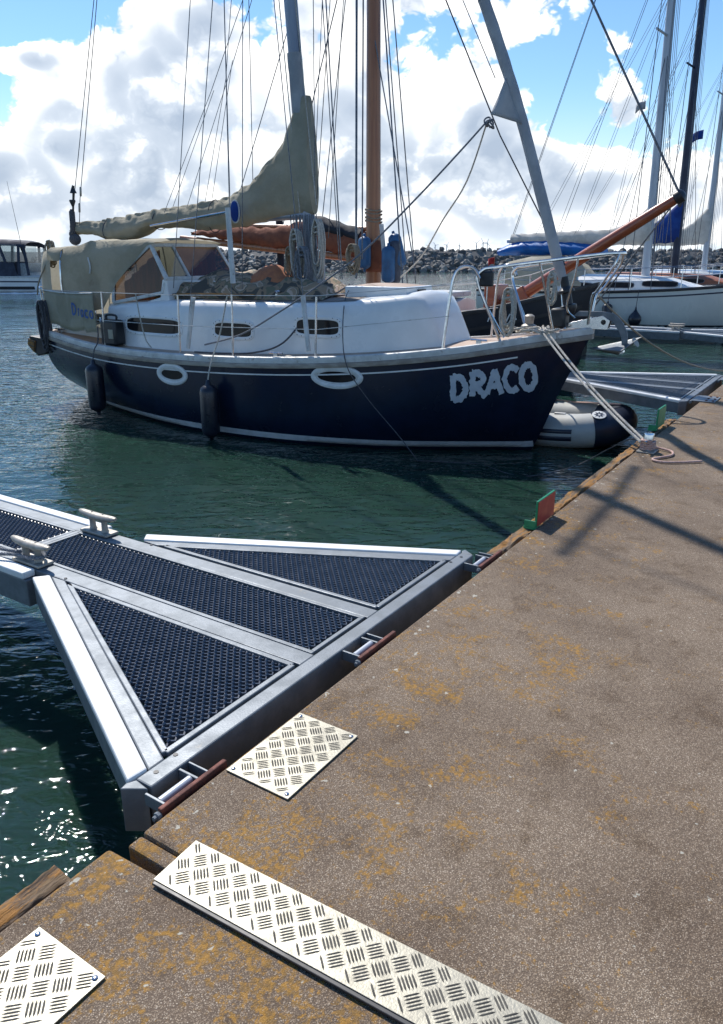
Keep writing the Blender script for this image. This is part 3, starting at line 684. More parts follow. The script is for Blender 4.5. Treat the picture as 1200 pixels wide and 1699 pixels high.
# ------------------------------------------------------------------ the blue sailing boat
DF = frame((-4.735, 13.10, WL), -29.5)
def D(x, y, z): return tuple(DF @ Vector((x, y, z)))
H = Hull(8.5, [(0, 1.15), (1.5, 1.04), (3, 1.02), (4.5, 1.06), (6, 1.15), (7.1, 1.27), (8.0, 1.42), (8.5, 1.50)],
         [(0, .74), (1, 1.0), (2, 1.2), (3, 1.31), (4.2, 1.35), (5.2, 1.3), (6.2, 1.12), (7, .86), (7.7, .53), (8.2, .23), (8.5, .02)],
         [(0, .1), (.5, -.05), (1, -.25), (2, -.45), (4, -.55), (6, -.5), (7, -.38), (7.55, -.2), (7.87, 0), (8.2, .82), (8.5, 1.47)],
         [(0, 3), (1, 3), (2, 3.4), (4, 6), (6, 4.6), (7, 3.2), (7.6, 2.6), (7.9, 2.0), (8.2, 1.6), (8.5, 1.2)])
S = thing('sailing_boat', 'dark blue sailing boat with white cabin and the name DRACO on its bow', 'sailboat', DF)
H.shell(90, 20).build('hull', 'navy_hull', S, smooth=60)
H.band(.25, 7.9, lambda x: .045, lambda x: .125, .004, 90).build('boot_stripe', 'stripe_white', S, smooth=60)
H.band(.02, 7.78, lambda x: H.zs(x) - .205, lambda x: H.zs(x) - .188, .005, 90, nzb=2).build('pinstripe', 'stripe_white', S, smooth=60)
H.rail(0, 8.5, -.055, .022, .018, .055).build('rail', 'rail_white', S, smooth=40)
H.rail(0, 8.5, -.115, -.0555, .030, .02).build('rubbing_strake', 'rail_wood', S, smooth=40)
H.deck(.02, 8.45, -.012).build('deck', 'deck_tan', S, smooth=40)
hs = lambda x, z: -H.half(x, z)
for (cx, cz, rx, rz) in ((3.24, .765, .285, .145), (5.78, .905, .325, .142)):
    o = ring_on(hs, cx, cz, rx, rz, .055, .022).build('porthole', 'stripe_white', S, smooth=50)
    ring_on(hs, cx, cz, rx - .052, rz - .045, .03, .012).build('pane_reflection', 'rail_white', o, smooth=50)  # white ring stands in for the reflection inside the pane
    disc_on(hs, cx, cz, rx - .05, rz - .045, .004).build('pane', 'glass_dark', o, smooth=50)

# brush lettering on the bow, one mesh per letter
def stroke(pts, w, seed):
    pts = [Vector((p[0], p[1], 0)) for p in pts]; L = []; Rr = []
    den = []
    for a, c in zip(pts, pts[1:]):
        n = max(2, int((c - a).length / .07)); den += [a.lerp(c, i / n) for i in range(n)]
    den.append(pts[-1])
    for i, p in enumerate(den):
        t = (den[min(i + 1, len(den) - 1)] - den[max(i - 1, 0)]).normalized(); nrm = Vector((-t.y, t.x, 0))
        a = w * (.5 + .26 * (nz(i * 1.7, seed, 1) + .5 * nz(i * 4.1, seed, 5))); c = w * (.5 + .26 * (nz(i * 1.9, seed, 9) + .5 * nz(i * 4.7, seed, 7)))
        L.append(p + nrm * a); Rr.append(p - nrm * c)
    return [[(l.x, l.y), ((l.x + r.x) / 2, (l.y + r.y) / 2), (r.x, r.y)] for l, r in zip(L, Rr)]
def arc(cx, cy, rx, ry, a0, a1, n=12): return [(cx + rx * math.cos(R(a)), cy + ry * math.sin(R(a))) for a in rng(a0, a1, n)]
GLY = {'D': [[(.12, 0), (.10, 1)], [(.10, .95)] + arc(.18, .5, .50, .47, 80, -80) + [(.1, .04)]],
       'R': [[(.12, 0), (.12, 1)], [(.1, .95)] + arc(.22, .72, .38, .24, 85, -85) + [(.14, .48)], [(.22, .48), (.72, -.02)]],
       'A': [[(.0, 0), (.36, 1)], [(.36, 1), (.72, 0)], [(.14, .32), (.60, .34)]],
       'C': [arc(.42, .5, .40, .47, 45, 315, 16)], 'O': [arc(.42, .5, .36, .46, 90, 455, 20)]}
def letter_points(ch, w):
    return [stroke(p, w, ord(ch) * .37 + i) for i, p in enumerate(GLY[ch])]
# baseline climbs with the sheer
LT = [('D', 7.10, .670, .19, .300), ('R', 7.30, .725, .19, .290), ('A', 7.48, .755, .17, .290), ('C', 7.655, .785, .155, .295), ('O', 7.81, .800, .155, .310)]
for ch, x0, zb, wx, hz in LT:
    bm = MB()
    for si, rows in enumerate(letter_points(ch, .27)):
        bm.loft([[(x0 + u * wx * 1.22, hs(x0 + u * wx * 1.22, zb + v * hz) - .006 - .0008 * si, zb + v * hz) for u, v in r] for r in rows])
    bm.build('name_letter', 'boat_name', S, smooth=60)

# cabin trunk
cb = tab([(1.6, .88), (3, .98), (4.5, .97), (5.6, .86), (6.3, .68), (6.82, .48)])
ct = tab([(1.6, 1.62), (3, 1.69), (4.8, 1.72), (5.7, 1.76), (6.5, 1.84), (6.9, 1.87)])
def cabin_section(x, f=1.0, dx=0):
    hb = cb(x); zd = H.zs(x) - .03; zt = zd + (ct(x) - zd) * f; hh = zt - zd
    side = [(hb, zd), (hb - .012, zd + hh * .3), (hb - .045, zd + hh * .75), (hb - .07, zd + hh * .9), (hb - .11, zt - .012 * f), (hb - .17, zt + .004 * f)]
    top = [(hb * .5, zt + .035 * f), (0, zt + .05 * f)]
    pts = side + top; return [(x + dx, -a, c) for a, c in pts] + [(x + dx, a, c) for a, c in pts[-2::-1]]
rows = [cabin_section(x) for x in rng(1.6, 6.4, 50)] + [cabin_section(6.48, .985), cabin_section(6.56, .92), cabin_section(6.66, .70), cabin_section(6.76, .40), cabin_section(6.84, .10), cabin_section(6.87, .0)]
cabin = MB().loft(rows, False, True, True).build('cabin', 'boat_white', S, smooth=55)
def cside(x, z):
    zd = H.zs(x) - .03; t = (z - zd) / (ct(x) - zd); return -(cb(x) - .012 * min(1, t / .3) - .033 * max(0, min(1, (t - .3) / .45)) - .03 * max(0, (t - .75) / .15))
# plinth line at the deck and side deck coaming
for (x0, x1, z0, z1) in ((2.02, 3.12, 1.24, 1.455), (3.72, 4.34, 1.265, 1.455), (5.0, 5.60, 1.345, 1.545)):
    cx, cz, rx, rz = (x0 + x1) / 2, (z0 + z1) / 2, (x1 - x0) / 2 + .035, (z1 - z0) / 2 + .035
    o = ring_on(cside, cx, cz, rx, rz, .045, .014, 56, 4.5).build('window', 'boat_white', S, smooth=50)
    disc_on(cside, cx, cz, rx - .035, rz - .035, .005, 56, 4.5).build('pane', 'glass_dark', o, smooth=50)
    bm = MB(); n = int(14 * (x1 - x0)) + 8
    for i in range(n):
        a = 2 * math.pi * i / n; c, s_ = math.cos(a), math.sin(a)
        x = cx + (rx - .018) * math.copysign(abs(c) ** .44, c); z = cz + (rz - .018) * math.copysign(abs(s_) ** .44, s_)
        bm.lathe([(.006, 0), (.006, .004), (.003, .006)], (x, cside(x, z) - .013, z), (0, -1, 0), 6)
    stuff(bm.build('screws', 'wire', o))
    # same window on the far side
    o2 = copy_tree(o, S); o2.matrix_basis = Matrix.Scale(-1, 4, (0, 1, 0))
# non-slip panels on the coachroof
def roof_z(x, y):
    hb = cb(x); t = abs(y); zt = ct(x)
    a = hb - .17
    if t < hb * .5: return zt + .05 - .015 * (t / (hb * .5))
    return zt + .035 - .031 * (t - hb * .5) / max(.01, a - hb * .5)
for (x0, x1, y0, y1) in ((4.55, 5.75, -.79, -.42), (4.55, 5.5, .40, .66), (3.4, 4.45, -.80, -.66), (2.9, 4.45, .46, .74), (5.0, 5.38, -.36, .36)):
    MB().loft([[(x, y, roof_z(x, y) + .006) for y in rng(y0 * min(1, cb(x) / .95), y1 * min(1, cb(x) / .95), 6)] for x in rng(x0, x1, 14)]).build('nonslip_panel', 'nonskid', S, smooth=50)
for sg in (-1, 1):
    bm = MB(); zr = lambda x: roof_z(x, .62)
    for i in range(5):
        xa = 2.35 + i * .46; bm.box(xa, xa + .12, sg * .60 - .02, sg * .60 + .02, zr(xa) - .01, zr(xa) + .055)
    bm2 = MB().loft([[(x, sg * .60 + a, zr(x) + .055 + c) for a, c in ((-.022, 0), (.022, 0), (.022, .028), (-.022, .028))] for x in rng(2.3, 4.36, 12)], True, True, True)
    o = bm2.build('grab_rail', 'weathered_wood', S, bevel=.004); bm.build('rail_feet', 'weathered_wood', o)
# fore hatch
o = MB().box(5.42, 6.30, -.40, .36, 1.775, 1.925).build('fore_hatch', 'boat_white', S, bevel=.02, smooth=0)
rows = [[(x, y, 1.926 + .03 * (1 - (y / .30) ** 2) * (1 - ((x - 5.86) / .39) ** 4)) for y in rng(-.30, .30, 9)] for x in rng(5.47, 6.25, 9)]
MB().loft(rows).build('lid', 'deck_tan', o, smooth=50)
MB().box(6.302, 6.33, -.10, .10, 1.83, 1.89).build('hinge', 'black_plastic', o, bevel=.004)
# sliding hatch box in front of the wheelhouse
o = MB().prism([(2.62, -.42, 1.74), (3.25, -.42, 1.74), (3.32, -.42, 1.90), (2.62, -.42, 1.93)], (0, .84, 0)).build('hatch_garage', 'boat_white', S, bevel=.015, smooth=0)
MB().box(2.60, 3.36, -.46, .46, 1.925, 1.955).build('hatch_top', 'boat_white', o, bevel=.01, smooth=0)
# wheelhouse: framed side panes, raked front with two panes
PS = [(1.70, 1.63), (1.70, 1.93), (2.44, 2.43), (2.74, 1.98), (2.66, 1.79)]
for sg in (-1, 1):
    yb, yt = .79, .70
    def y_(z): return sg * (yb + (yt - yb) * (z - 1.6) / .85)
    P3 = [(x, y_(z), z) for x, z in PS]
    wh = None
    for i in range(5):
        a, c = P3[i], P3[(i + 1) % 5]; o = MB().bar(a, c, .045, .05, (0, 1, 0)).build('wheelhouse_frame', 'rail_white', S, bevel=.008, smooth=0)
    MB().prism([Vector(p) for p in P3], (0, .006, 0)).build('side_pane', 'glass_brown', S, smooth=0)
    MB().prism([(1.02, y_(1.5), 1.40), (1.70, y_(1.5), 1.50), (2.66, y_(1.75), 1.74), (2.66, y_(1.75), 1.66), (1.02, y_(1.4), 1.22)], (0, -sg * .03, 0)).build('coaming', 'boat_white', S, bevel=.01, smooth=0)
    rows = []
    for i, x in enumerate(rng(1.75, 2.50, 16)):
        zt = 1.90 + (x - 1.75) * .62; rows.append([(x, sg * (.60 + .03 * math.sin(i * 1.9) * t), 1.66 + (zt - 1.66) * t) for t in rng(0, 1, 5)])
    MB().loft(rows).build('curtain', 'mesh_curtain', S, smooth=60)
FT, FBt = (2.44, 2.43), (2.74, 1.98)
for y in (-.70, -.28, .70):
    k = 1.0 if y != -.28 else .7
    yy = lambda t, y=y: y * (1 + (.09 * t if abs(y) > .5 else 0))
    MB().bar((FT[0], yy(0), FT[1]), (FBt[0], yy(1), FBt[1]), .05 * k, .045, (1, 0, 0)).build('windscreen_post', 'rail_white', S, bevel=.008, smooth=0)
MB().bar((FT[0], -.72, FT[1]), (FT[0], .72, FT[1]), .05, .05).build('windscreen_rail', 'rail_white', S, bevel=.008, smooth=0)
MB().bar((FBt[0], -.79, FBt[1]), (FBt[0], .79, FBt[1]), .05, .05).build('windscreen_rail', 'rail_white', S, bevel=.008, smooth=0)
for a, c in ((-.68, -.30), (-.26, .68)):
    MB().prism([(FT[0], a, FT[1]), (FT[0], c, FT[1]), (FBt[0], c * 1.06, FBt[1]), (FBt[0], a * 1.06, FBt[1])], (.006, 0, .003)).build('front_pane', 'glass_clear' if a < -.5 else 'glass_brown', S, smooth=0)
# scuttle between windscreen and roof
MB().prism([(2.60, -.78, 1.68), (2.78, -.78, 1.68), (2.76, -.78, 1.97), (2.68, -.78, 1.97)], (0, 1.56, 0)).build('windscreen_base', 'boat_white', S, bevel=.01, smooth=0)

# canvas tent over the cockpit
def tent_sec(x, half, ztop, zlow, n=17, seed=0, sag_=0):
    out = []
    for t in rng(-1, 1, n):
        a = abs(t); y = math.copysign(half * min(1, 1.02 * math.sin(min(1, a * 1.15) * math.pi / 2)), t) if t else 0
        z = ztop - .10 * a ** 2 if a < .62 else (ztop - .10 * .62 ** 2) - (ztop - .05 - zlow) * ((a - .62) / .38) ** 1.05
        z -= sag_ * (1 - a * a) if a < .62 else 0
        wr = .014 * nz(x * 5 + seed, t * 4) + .008 * nz(x * 13, t * 9, seed)
        out.append((x + wr, y * (1 + wr), z + wr * 1.3))
    return out
rows = [tent_sec(x, h, zt, zl, 21, 0, sg_) for x, h, zt, zl, sg_ in ((.62, .78, 2.42, 1.62, .0), (.75, .80, 2.46, 1.60, .03), (.95, .81, 2.47, 1.56, .04), (1.15, .82, 2.50, 1.52, .03), (1.3, .82, 2.53, 1.50, .0), (1.5, .82, 2.52, 1.52, .02), (1.8, .80, 2.52, 1.90, .0), (2.1, .77, 2.52, 2.16, 0), (2.40, .74, 2.53, 2.41, .0), (2.52, .72, 2.50, 2.44, .0))]
canopy = MB().loft(rows).build('canopy', 'canvas', S, smooth=70)
rows = [tent_sec(x, h, zt, zl, 21, 3) for x, h, zt, zl in ((.02, .62, 2.12, 1.25), (.06, .70, 2.28, 1.30), (.16, .74, 2.38, 1.30), (.36, .76, 2.42, 1.32))]
MB().loft(rows, False, True, False).build('rear_flap', 'canvas_pale', canopy, smooth=70)
rows = [tent_sec(x, .77, 2.43, 2.20, 15, 8) for x in rng(.34, .64, 4)]
MB().loft(rows).build('roof_piece', 'canvas', canopy, smooth=70)
MB().tube([(1.30 + .03 * math.sin(t * 3), -.83, 2.26 - .22 * t - .02 * math.sin(t * 3)) for t in rng(0, 1, 6)], .012, 7).build('strap', 'rail_white', canopy)
for x in (.62, 1.3): MB().tube([p for p in tent_sec(x, .795, 2.44 + (.06 if x > 1 else -.04), 1.35, 21)], .014, 7).build('hoop', 'stainless', canopy)
# cockpit interior glimpsed through the opening
MB().box(.25, 1.62, -.62, .62, 1.06, 1.24).build('cockpit_seat', 'boat_white', S, bevel=.02, smooth=0)
bm = MB()
for i in range(6): bm.ell((.42 + .05 * (i % 3), -.60 + .03 * (i // 3), 1.60 + .11 * (i // 2)), (.07, .06, .10), 9, 6)
tag(bm.build('rope_bundle', 'rope_grey', xform=DF), 'grey rope bundle hanging in the opening of the cockpit tent', 'rope')
bm = MB().ell((.50, -.56, 1.45), (.09, .07, .12), 12, 8).ell((.47, -.58, 1.62), (.05, .05, .05), 10, 7)
tag(bm.build('yellow_bag', 'yellow_cloth', xform=DF), 'yellow bag glimpsed inside the opening of the cockpit tent', 'bag')
# weather cloth with the boat's name, laced to the guard wires
def cl(x, t):
    y = -(H.bb(x) - .045) + .012 * math.sin(x * 17 + t * 2) * (1 - t * .5) + .01 * nz(x * 4, t * 3)
    top = 1.77 - .02 * math.sin((x - .1) / 1.5 * math.pi); low = 1.235 + .04 * math.sin(x * 5) - .05 * (x > 1.3)
    return (x, y, low + (top - low) * t)
wc = MB().loft([[cl(x, t) for t in rng(0, 1, 8)] for x in rng(.10, 1.60, 34)])
o = wc.build('weather_cloth', 'canvas', S, smooth=70)
so_ = o.modifiers.new('thick', 'SOLIDIFY'); so_.thickness = .004; so_.offset = 0
MB().tube([Vector(cl(x, 1)) + Vector((0, -.006, .004)) for x in rng(.10, 1.60, 26)], .011, 7).build('hem_rope', 'rail_white', o)
MB().tube([Vector(cl(x, 0)) + Vector((0, -.004, 0)) for x in rng(.10, 1.60, 26)], .007, 6).build('hem', 'canvas_pale', o)
# "Draco" in blue on the cloth
GL2 = {'D': [[(.1, 0), (.1, 1)], [(.1, .96)] + arc(.15, .5, .45, .46, 80, -80) + [(.1, .04)]],
       'r': [[(.12, 0), (.12, .62)], [(.12, .42), (.25, .58), (.42, .58)]],
       'a': [arc(.30, .28, .24, .26, 60, 380, 14), [(.54, .58), (.54, .02)]],
       'c': [arc(.32, .29, .26, .28, 50, 310, 14)], 'o': [arc(.32, .29, .27, .28, 90, 452, 16)]}
xx = .985
for ch, adv in zip('Draco', (.145, .095, .125, .110, .12)):
    bm = MB()
    for si, p in enumerate(GL2[ch]):
        rows = stroke([(a * .9, b) for a, b in p], .17, 2.0)
        bm.loft([[(xx + u * .175, cl(xx + u * .175, .5)[1] - .007 - .0006 * si - .0, 1.44 - (xx - .98) * .045 + v * .175) for u, v in r] for r in rows])
    bm.build('cloth_letter', 'name_blue', S, smooth=60); xx += adv
# stern rail, stanchions and guard wires
def rl(x, z, inset=.05): return (x, -(H.bb(x) - inset), z)
ST = [1.78, 3.37, 4.28, 5.48]
for x in ST:
    for sg in (-1, 1):
        y = sg * (H.bb(x) - .055); MB().tube([(x, y, H.zs(x)), (x + .03, y, 1.80 + .03 * (x > 4))], .0125, 8).build('stanchion', 'stainless', S)
for sg in (-1, 1):
    for h0, h1 in ((1.79, 1.86), (1.40, 1.52)):
        pts = [(x, sg * (H.bb(min(x, 7)) - .055), z) for x, z in ((.1, h0 - .02), (1.80, h0), (3.39, h0 + .01), (4.30, h0 + .03), (5.50, h0 + .05), (7.05, h1 + .12))]
        MB().tube(pts, .005, 6).build('guard_wire', 'rail_white', S)
    MB().tube([(.02, sg * .66, 1.15), (.0, sg * .70, 1.78), (.1, sg * .76, 1.80)], .013, 8).build('stern_post', 'stainless', S)
MB().tube(spline([(.1, -.76, 1.80), (-.02, -.66, 1.82), (-.05, 0, 1.83), (-.02, .66, 1.82), (.1, .76, 1.80)], 6), .013, 8).build('stern_rail', 'stainless', S)
# pulpit
for sg in (-1, 1):
    q = lambda x, y, z: (x, sg * y, z)
    MB().tube(spline([q(6.98, .80, 1.27), q(7.02, .77, 1.75), q(7.06, .74, 2.06), q(7.14, .71, 2.17), q(7.26, .67, 2.16), q(7.33, .64, 2.05)], 6), .018, 8).build('pulpit_hoop', 'stainless', S)
    MB().tube(spline([q(7.56, .50, 1.36), q(7.42, .56, 1.70), q(7.29, .60, 2.02), q(7.34, .58, 2.14), q(7.48, .53, 2.17), q(8.0, .38, 2.24), q(8.55, .20, 2.31), q(8.72, .10, 2.32), q(8.76, 0, 2.32)], 6), .019, 8).build('pulpit_rail', 'stainless', S)
    MB().tube([q(7.40, .57, 1.75), q(7.60, .48, 1.40)], .013, 8).build('pulpit_leg', 'stainless', S)
    MB().tube([q(7.93, .40, 2.23), q(8.10, .24, 1.46)], .014, 8).build('pulpit_leg', 'stainless', S)
    MB().tube(spline([q(8.72, .11, 2.31), q(8.68, .14, 2.18), q(8.52, .12, 1.92), q(8.47, .10, 1.86), q(8.44, .06, 1.55)], 5), .014, 8).build('pulpit_leg', 'stainless', S)
MB().tube(spline([(8.32, -.28, 2.27), (8.30, -.26, 2.1), (8.22, -.2, 1.75), (8.30, -.12, 1.62)], 5), .012, 8).build('pulpit_stay', 'stainless', S)
MB().box(7.30, 7.46, -.585, -.515, 1.96, 2.13).build('navigation_lamp', 'black_plastic', S, bevel=.02, smooth=0)
# mast, boom and rig (the mast rakes aft)
def mx_(z): return 4.70 - (z - 1.75) * .078
rows = []
for z in rng(1.74, 13.4, 30):
    k = 1 - .25 * max(0, (z - 9) / 4.4); rows.append([(mx_(z) + .085 * k * math.cos(a), .058 * k * math.sin(a), z) for a in rng(0, 2 * math.pi * 15 / 16, 16)])
mast = MB().loft(rows, True, True, True).build('mast', 'mast_alu', S, smooth=60)
MB().box(mx_(1.75) - .14, mx_(1.75) + .14, -.11, .11, 1.72, 1.76).build('mast_step', 'cleat_metal', mast, bevel=.01)
MB().tube([(mx_(2.4) + .10, 0, 2.4), (mx_(13) + .08, 0, 13)], .012, 6).build('track', 'mast_alu', mast)
for sg in (-1, 1): MB().tube([(mx_(8.7), 0, 8.7), (mx_(8.7) - .1, sg * 1.1, 8.8)], .034, 8).build('spreader', 'mast_alu', mast)
MB().tube([(4.62, 0, 2.80), (.16, 0, 2.70)], .055, 12).build('boom', 'mast_alu', S)
ctop = tab([(.12, 2.76), (.9, 2.80), (1.9, 2.90), (2.6, 2.97), (3.3, 3.05), (3.7, 3.20), (4.0, 3.42), (4.25, 3.66), (4.42, 3.95), (4.56, 4.15), (4.70, 4.20)])
clow = tab([(.12, 2.60), (.6, 2.58), (.95, 2.50), (1.5, 2.52), (1.72, 2.60), (1.9, 2.66), (2.4, 2.66), (3.0, 2.62), (3.5, 2.66), (4.2, 2.76), (4.76, 2.80)])
rows = []
for i, x in enumerate(rng(.12, 4.74, 170)):
    a, c = clow(x), ctop(x); hgt = c - a; wmax = .075 + .10 * math.sin(min(1, (x - .1) / 2.2) * math.pi / 2) - .05 * max(0, (x - 3.4) / 1.3); r = []
    for k in range(32):
        th = 2 * math.pi * k / 32; u = math.cos(th); v = math.sin(th)          # v up
        y = wmax * u * (1 - .55 * max(0, v)) ; z = (a + c) / 2 + hgt / 2 * math.copysign(abs(v) ** .8, v)
        fold = (.020 * abs(math.sin(x * 9 + v * 4 + 3 * nz(x * 1.7, v))) * (.3 + .7 * abs(v)) + .03 * nz(x * 3.1, v * 2.2, u) + .016 * (abs(nz(x * 9, v * 3.5, u)) - .2)) * (1.0 if hgt < .8 else .8)
        fold += .022 * max(0, v) * abs(math.sin(x * 17 + 2.5 * nz(x * 2.3, 1))) * (1 if x < 4.2 else .4)
        xo = -.10 * (v + 1) * .5 * max(0, (x - 4.3)) * 1.2
        r.append((x + xo, y + math.copysign(fold, u), z + fold * .7))
    rows.append(r)
sc_ = MB().loft(rows, True, True, True).build('sail_cover', 'canvas', S, smooth=75)
for x in (.95, 2.0, 3.05): MB().tube([(x + .02 * math.cos(a), .17 * math.sin(a), (clow(x) + ctop(x)) / 2 + (ctop(x) - clow(x)) * .56 * math.cos(a)) for a in rng(0, 2 * math.pi, 18)], .006, 6).build('tie', 'canvas_dark', sc_)
MB().tube([(2.031, -0.250, 2.696), (3.466, -0.250, 2.852)], .018, 8).build('pole', 'stainless', S)
# canvas boot rolled round the mast above the cover
rows = [[(mx_(z) + (.10 + .012 * nz(z * 6, k)) * math.cos(2 * math.pi * k / 14), (.075 + .012 * nz(z * 5, k, 3)) * math.sin(2 * math.pi * k / 14), z) for k in range(14)] for z in rng(2.9, 4.7, 24)]
MB().loft(rows, True, True, True).build('mast_boot', 'sail_grey', S, smooth=70)
rig = [  # (lower end, upper end, radius, material)
    ((2.848, -0.750, 1.858), (3.220, -0.450, 5.335), .0055, 'wire'), ((4.052, -0.750, 1.868), (4.018, -0.420, 5.235), .0055, 'wire'), ((4.242, -1.240, 1.145), (4.160, -0.950, 5.329), .006, 'wire'), ((3.420, -1.200, 1.108), (3.780, -0.700, 5.201), .0055, 'wire'),
    ((3.736, 0.000, 3.178), (3.795, 0.000, 5.364), .005, 'rope_grey'), ((5.205, -0.100, 1.997), (4.978, -0.050, 5.194), .008, 'wire'), ((5.057, 0.100, 1.990), (4.865, 0.050, 5.233), .006, 'wire'), ((4.817, -0.120, 2.985), (4.830, -0.100, 5.202), .005, 'rope_grey'),
    ((4.736, 0.050, 2.997), (4.976, 0.050, 5.218), .005, 'rope_dark'), ((4.644, 0.100, 2.853), (4.865, 0.050, 5.233), .0045, 'rope_grey'), ((4.564, 0.600, 2.521), (5.015, 0.300, 5.272), .005, 'wire'), ((4.685, -0.150, 1.858), (4.301, -0.060, 5.282), .0065, 'rope_white'), ((4.847, -0.140, 2.911), (4.556, -0.080, 5.244), .007, 'rope_white'),
    ((2.177, -0.140, 2.821), (3.189, -0.100, 4.382), .004, 'rope_grey'), ((2.090, 0.140, 2.900), (3.066, 0.100, 4.424), .004, 'rope_grey'), ((2.650, -0.140, 2.931), (3.587, -0.100, 4.695), .004, 'rope_grey'), ((2.750, 0.140, 2.998), (3.284, 0.100, 4.549), .004, 'rope_grey'), ((3.123, -0.140, 3.036), (3.567, -0.100, 4.697), .004, 'rope_grey'),
    ((3.218, 0.140, 3.049), (3.310, 0.100, 5.041), .004, 'rope_grey'), ((3.189, -0.100, 4.382), (3.745, -0.060, 5.357), .0045, 'rope_grey'), ((3.587, -0.100, 4.695), (3.887, -0.060, 5.338), .0045, 'rope_grey'), ((3.284, 0.100, 4.549), (3.470, 0.060, 5.422), .0045, 'rope_grey')]
def extend(a, b, k=1.75):
    a = Vector(a); b = Vector(b); return b + (b - a) * k
for a, b, r, mt in rig:
    top = Vector(b)
    if top.z > 4.9: top = extend(a, b, .9)
    MB().tube([a, top], r, 6).build('rigging_line', mt, S)
for px in ((0.207, 0.020, 3.135), (0.372, -0.050, 2.994)):
    pass
MB().tube([(0.057, 0.000, 2.551), (0.231, 0.000, 3.222), (1.067, 0.000, 5.728), (mx_(13.2), 0, 13.2)], .006, 6).build('backstay', 'wire', S)
MB().tube([(0.318, -0.050, 2.755), (0.395, -0.050, 3.126), (1.178, -0.050, 5.702), (mx_(13.2), 0, 13.1)], .006, 6).build('backstay', 'wire', S)
for p in ((0.359, -0.050, 2.995), (0.426, -0.050, 3.229)): MB().lathe([(.008, -.07), (.016, -.06), (.016, .06), (.008, .07)], p, (.12, 0, 1), 8).build('tensioner', 'cleat_metal', S)
# shroud covers: white plastic pipes on the lower ends
for a, b, r in (((4.267, -1.200, 1.962), (4.187, -1.130, 2.847), .033), ((3.441, -1.200, 1.110), (3.545, -1.140, 1.772), .030), ((5.395, -1.230, 1.189), (5.282, -1.150, 1.825), .030)): MB().tube([a, b], r, 12).build('shroud_cover', 'rail_white', S)
MB().tube([(5.395, -1.230, 1.189), (5.282, -1.150, 1.825), extend((5.395, -1.230, 1.189), (5.282, -1.150, 1.825), 7)], .0055, 6).build('rigging_line', 'wire', S)
# forestay with rolled headsail, clew patch still hanging out
fs = [(8.132, 0.000, 1.940), (8.014, 0.000, 2.255), (7.762, 0.000, 2.964), (7.492, 0.000, 3.718), (7.258, 0.000, 4.302), (6.977, 0.000, 4.939)]
fs.append((mx_(13.3) + .1, 0, 13.3))
fsp = spline(fs[:6], 6)
rr = [.034 + .030 * min(1, i / 6) + .006 * nz(i * .8) for i in range(len(fsp))]
MB().tube(fsp, rr, 12).tube([fs[5], Vector(fs[5]).lerp(Vector(fs[6]), .5), fs[6]], [.066, .055, .03], 12).build('furled_headsail', 'sail_grey', S, smooth=70)
MB().lathe([(.03, -.08), (.06, -.06), (.095, .0), (.095, .035), (.055, .05), (.055, .17), (.095, .185), (.095, .21), (.05, .25), (.05, .36)], (8.193, 0.000, 1.713), (-.25, 0, 1), 16).build('furling_drum', 'black_plastic', S)
A, Bp, C = Vector((7.290, -0.060, 4.142)), Vector((7.521, -0.060, 3.672)), Vector((7.172, -0.120, 3.786))
rows = [[A.lerp(C, t).lerp(A.lerp(Bp, t), s_) + Vector((0, .014 * math.sin(s_ * 6 + t * 4), 0)) for s_ in rng(0, 1, 8)] for t in rng(0, 1, 10)]
o = MB().loft(rows).build('headsail_clew', 'sail_grey', S, smooth=70)
md = o.modifiers.new('thick', 'SOLIDIFY'); md.thickness = .008
kn = Vector(C) + Vector((-.03, -.02, -.06))
bm = MB()
for i in range(5): bm.tube([kn + Vector((.03 * math.cos(a + i) + .01 * i, .03 * math.sin(a * 1.3 + i), .035 * math.sin(a + i * 2) - .012 * i)) for a in rng(0, 5, 12)], .010, 6)
bm.build('clew_knot', 'rope_grey', S)
MB().tube(spline([kn, (6.908, -0.400, 3.375), (6.517, -0.650, 2.904), (5.949, -0.900, 2.320), (5.366, -1.050, 1.907), (4.869, -1.120, 1.611), (4.287, -1.120, 1.326), (3.670, -1.120, 1.162)], 5), .011, 7).build('headsail_sheet', 'rope_grey', S, smooth=60)
MB().tube(spline([kn, (6.785, 0.200, 3.144), (6.354, 0.500, 2.722), (5.951, 0.750, 2.281), (5.562, 0.900, 2.000)], 5), .010, 7).build('headsail_sheet', 'rope_white', S, smooth=60)
MB().tube([(6.509, 0.000, 5.031), (7.247, 0.000, 3.582), (8.110, 0.000, 2.190)], .008, 6).build('inner_stay', 'rope_dark', S)
MB().tube([(6.488, 0.000, 5.005), extend((7.247, 0.000, 3.582), (6.510, 0.000, 5.002), 1.2)], .008, 6).build('inner_stay', 'rope_dark', S)
MB().tube([(6.686, 0.100, 5.002), (7.147, 0.020, 4.169)], .005, 6).build('rigging_line', 'rope_grey', S)
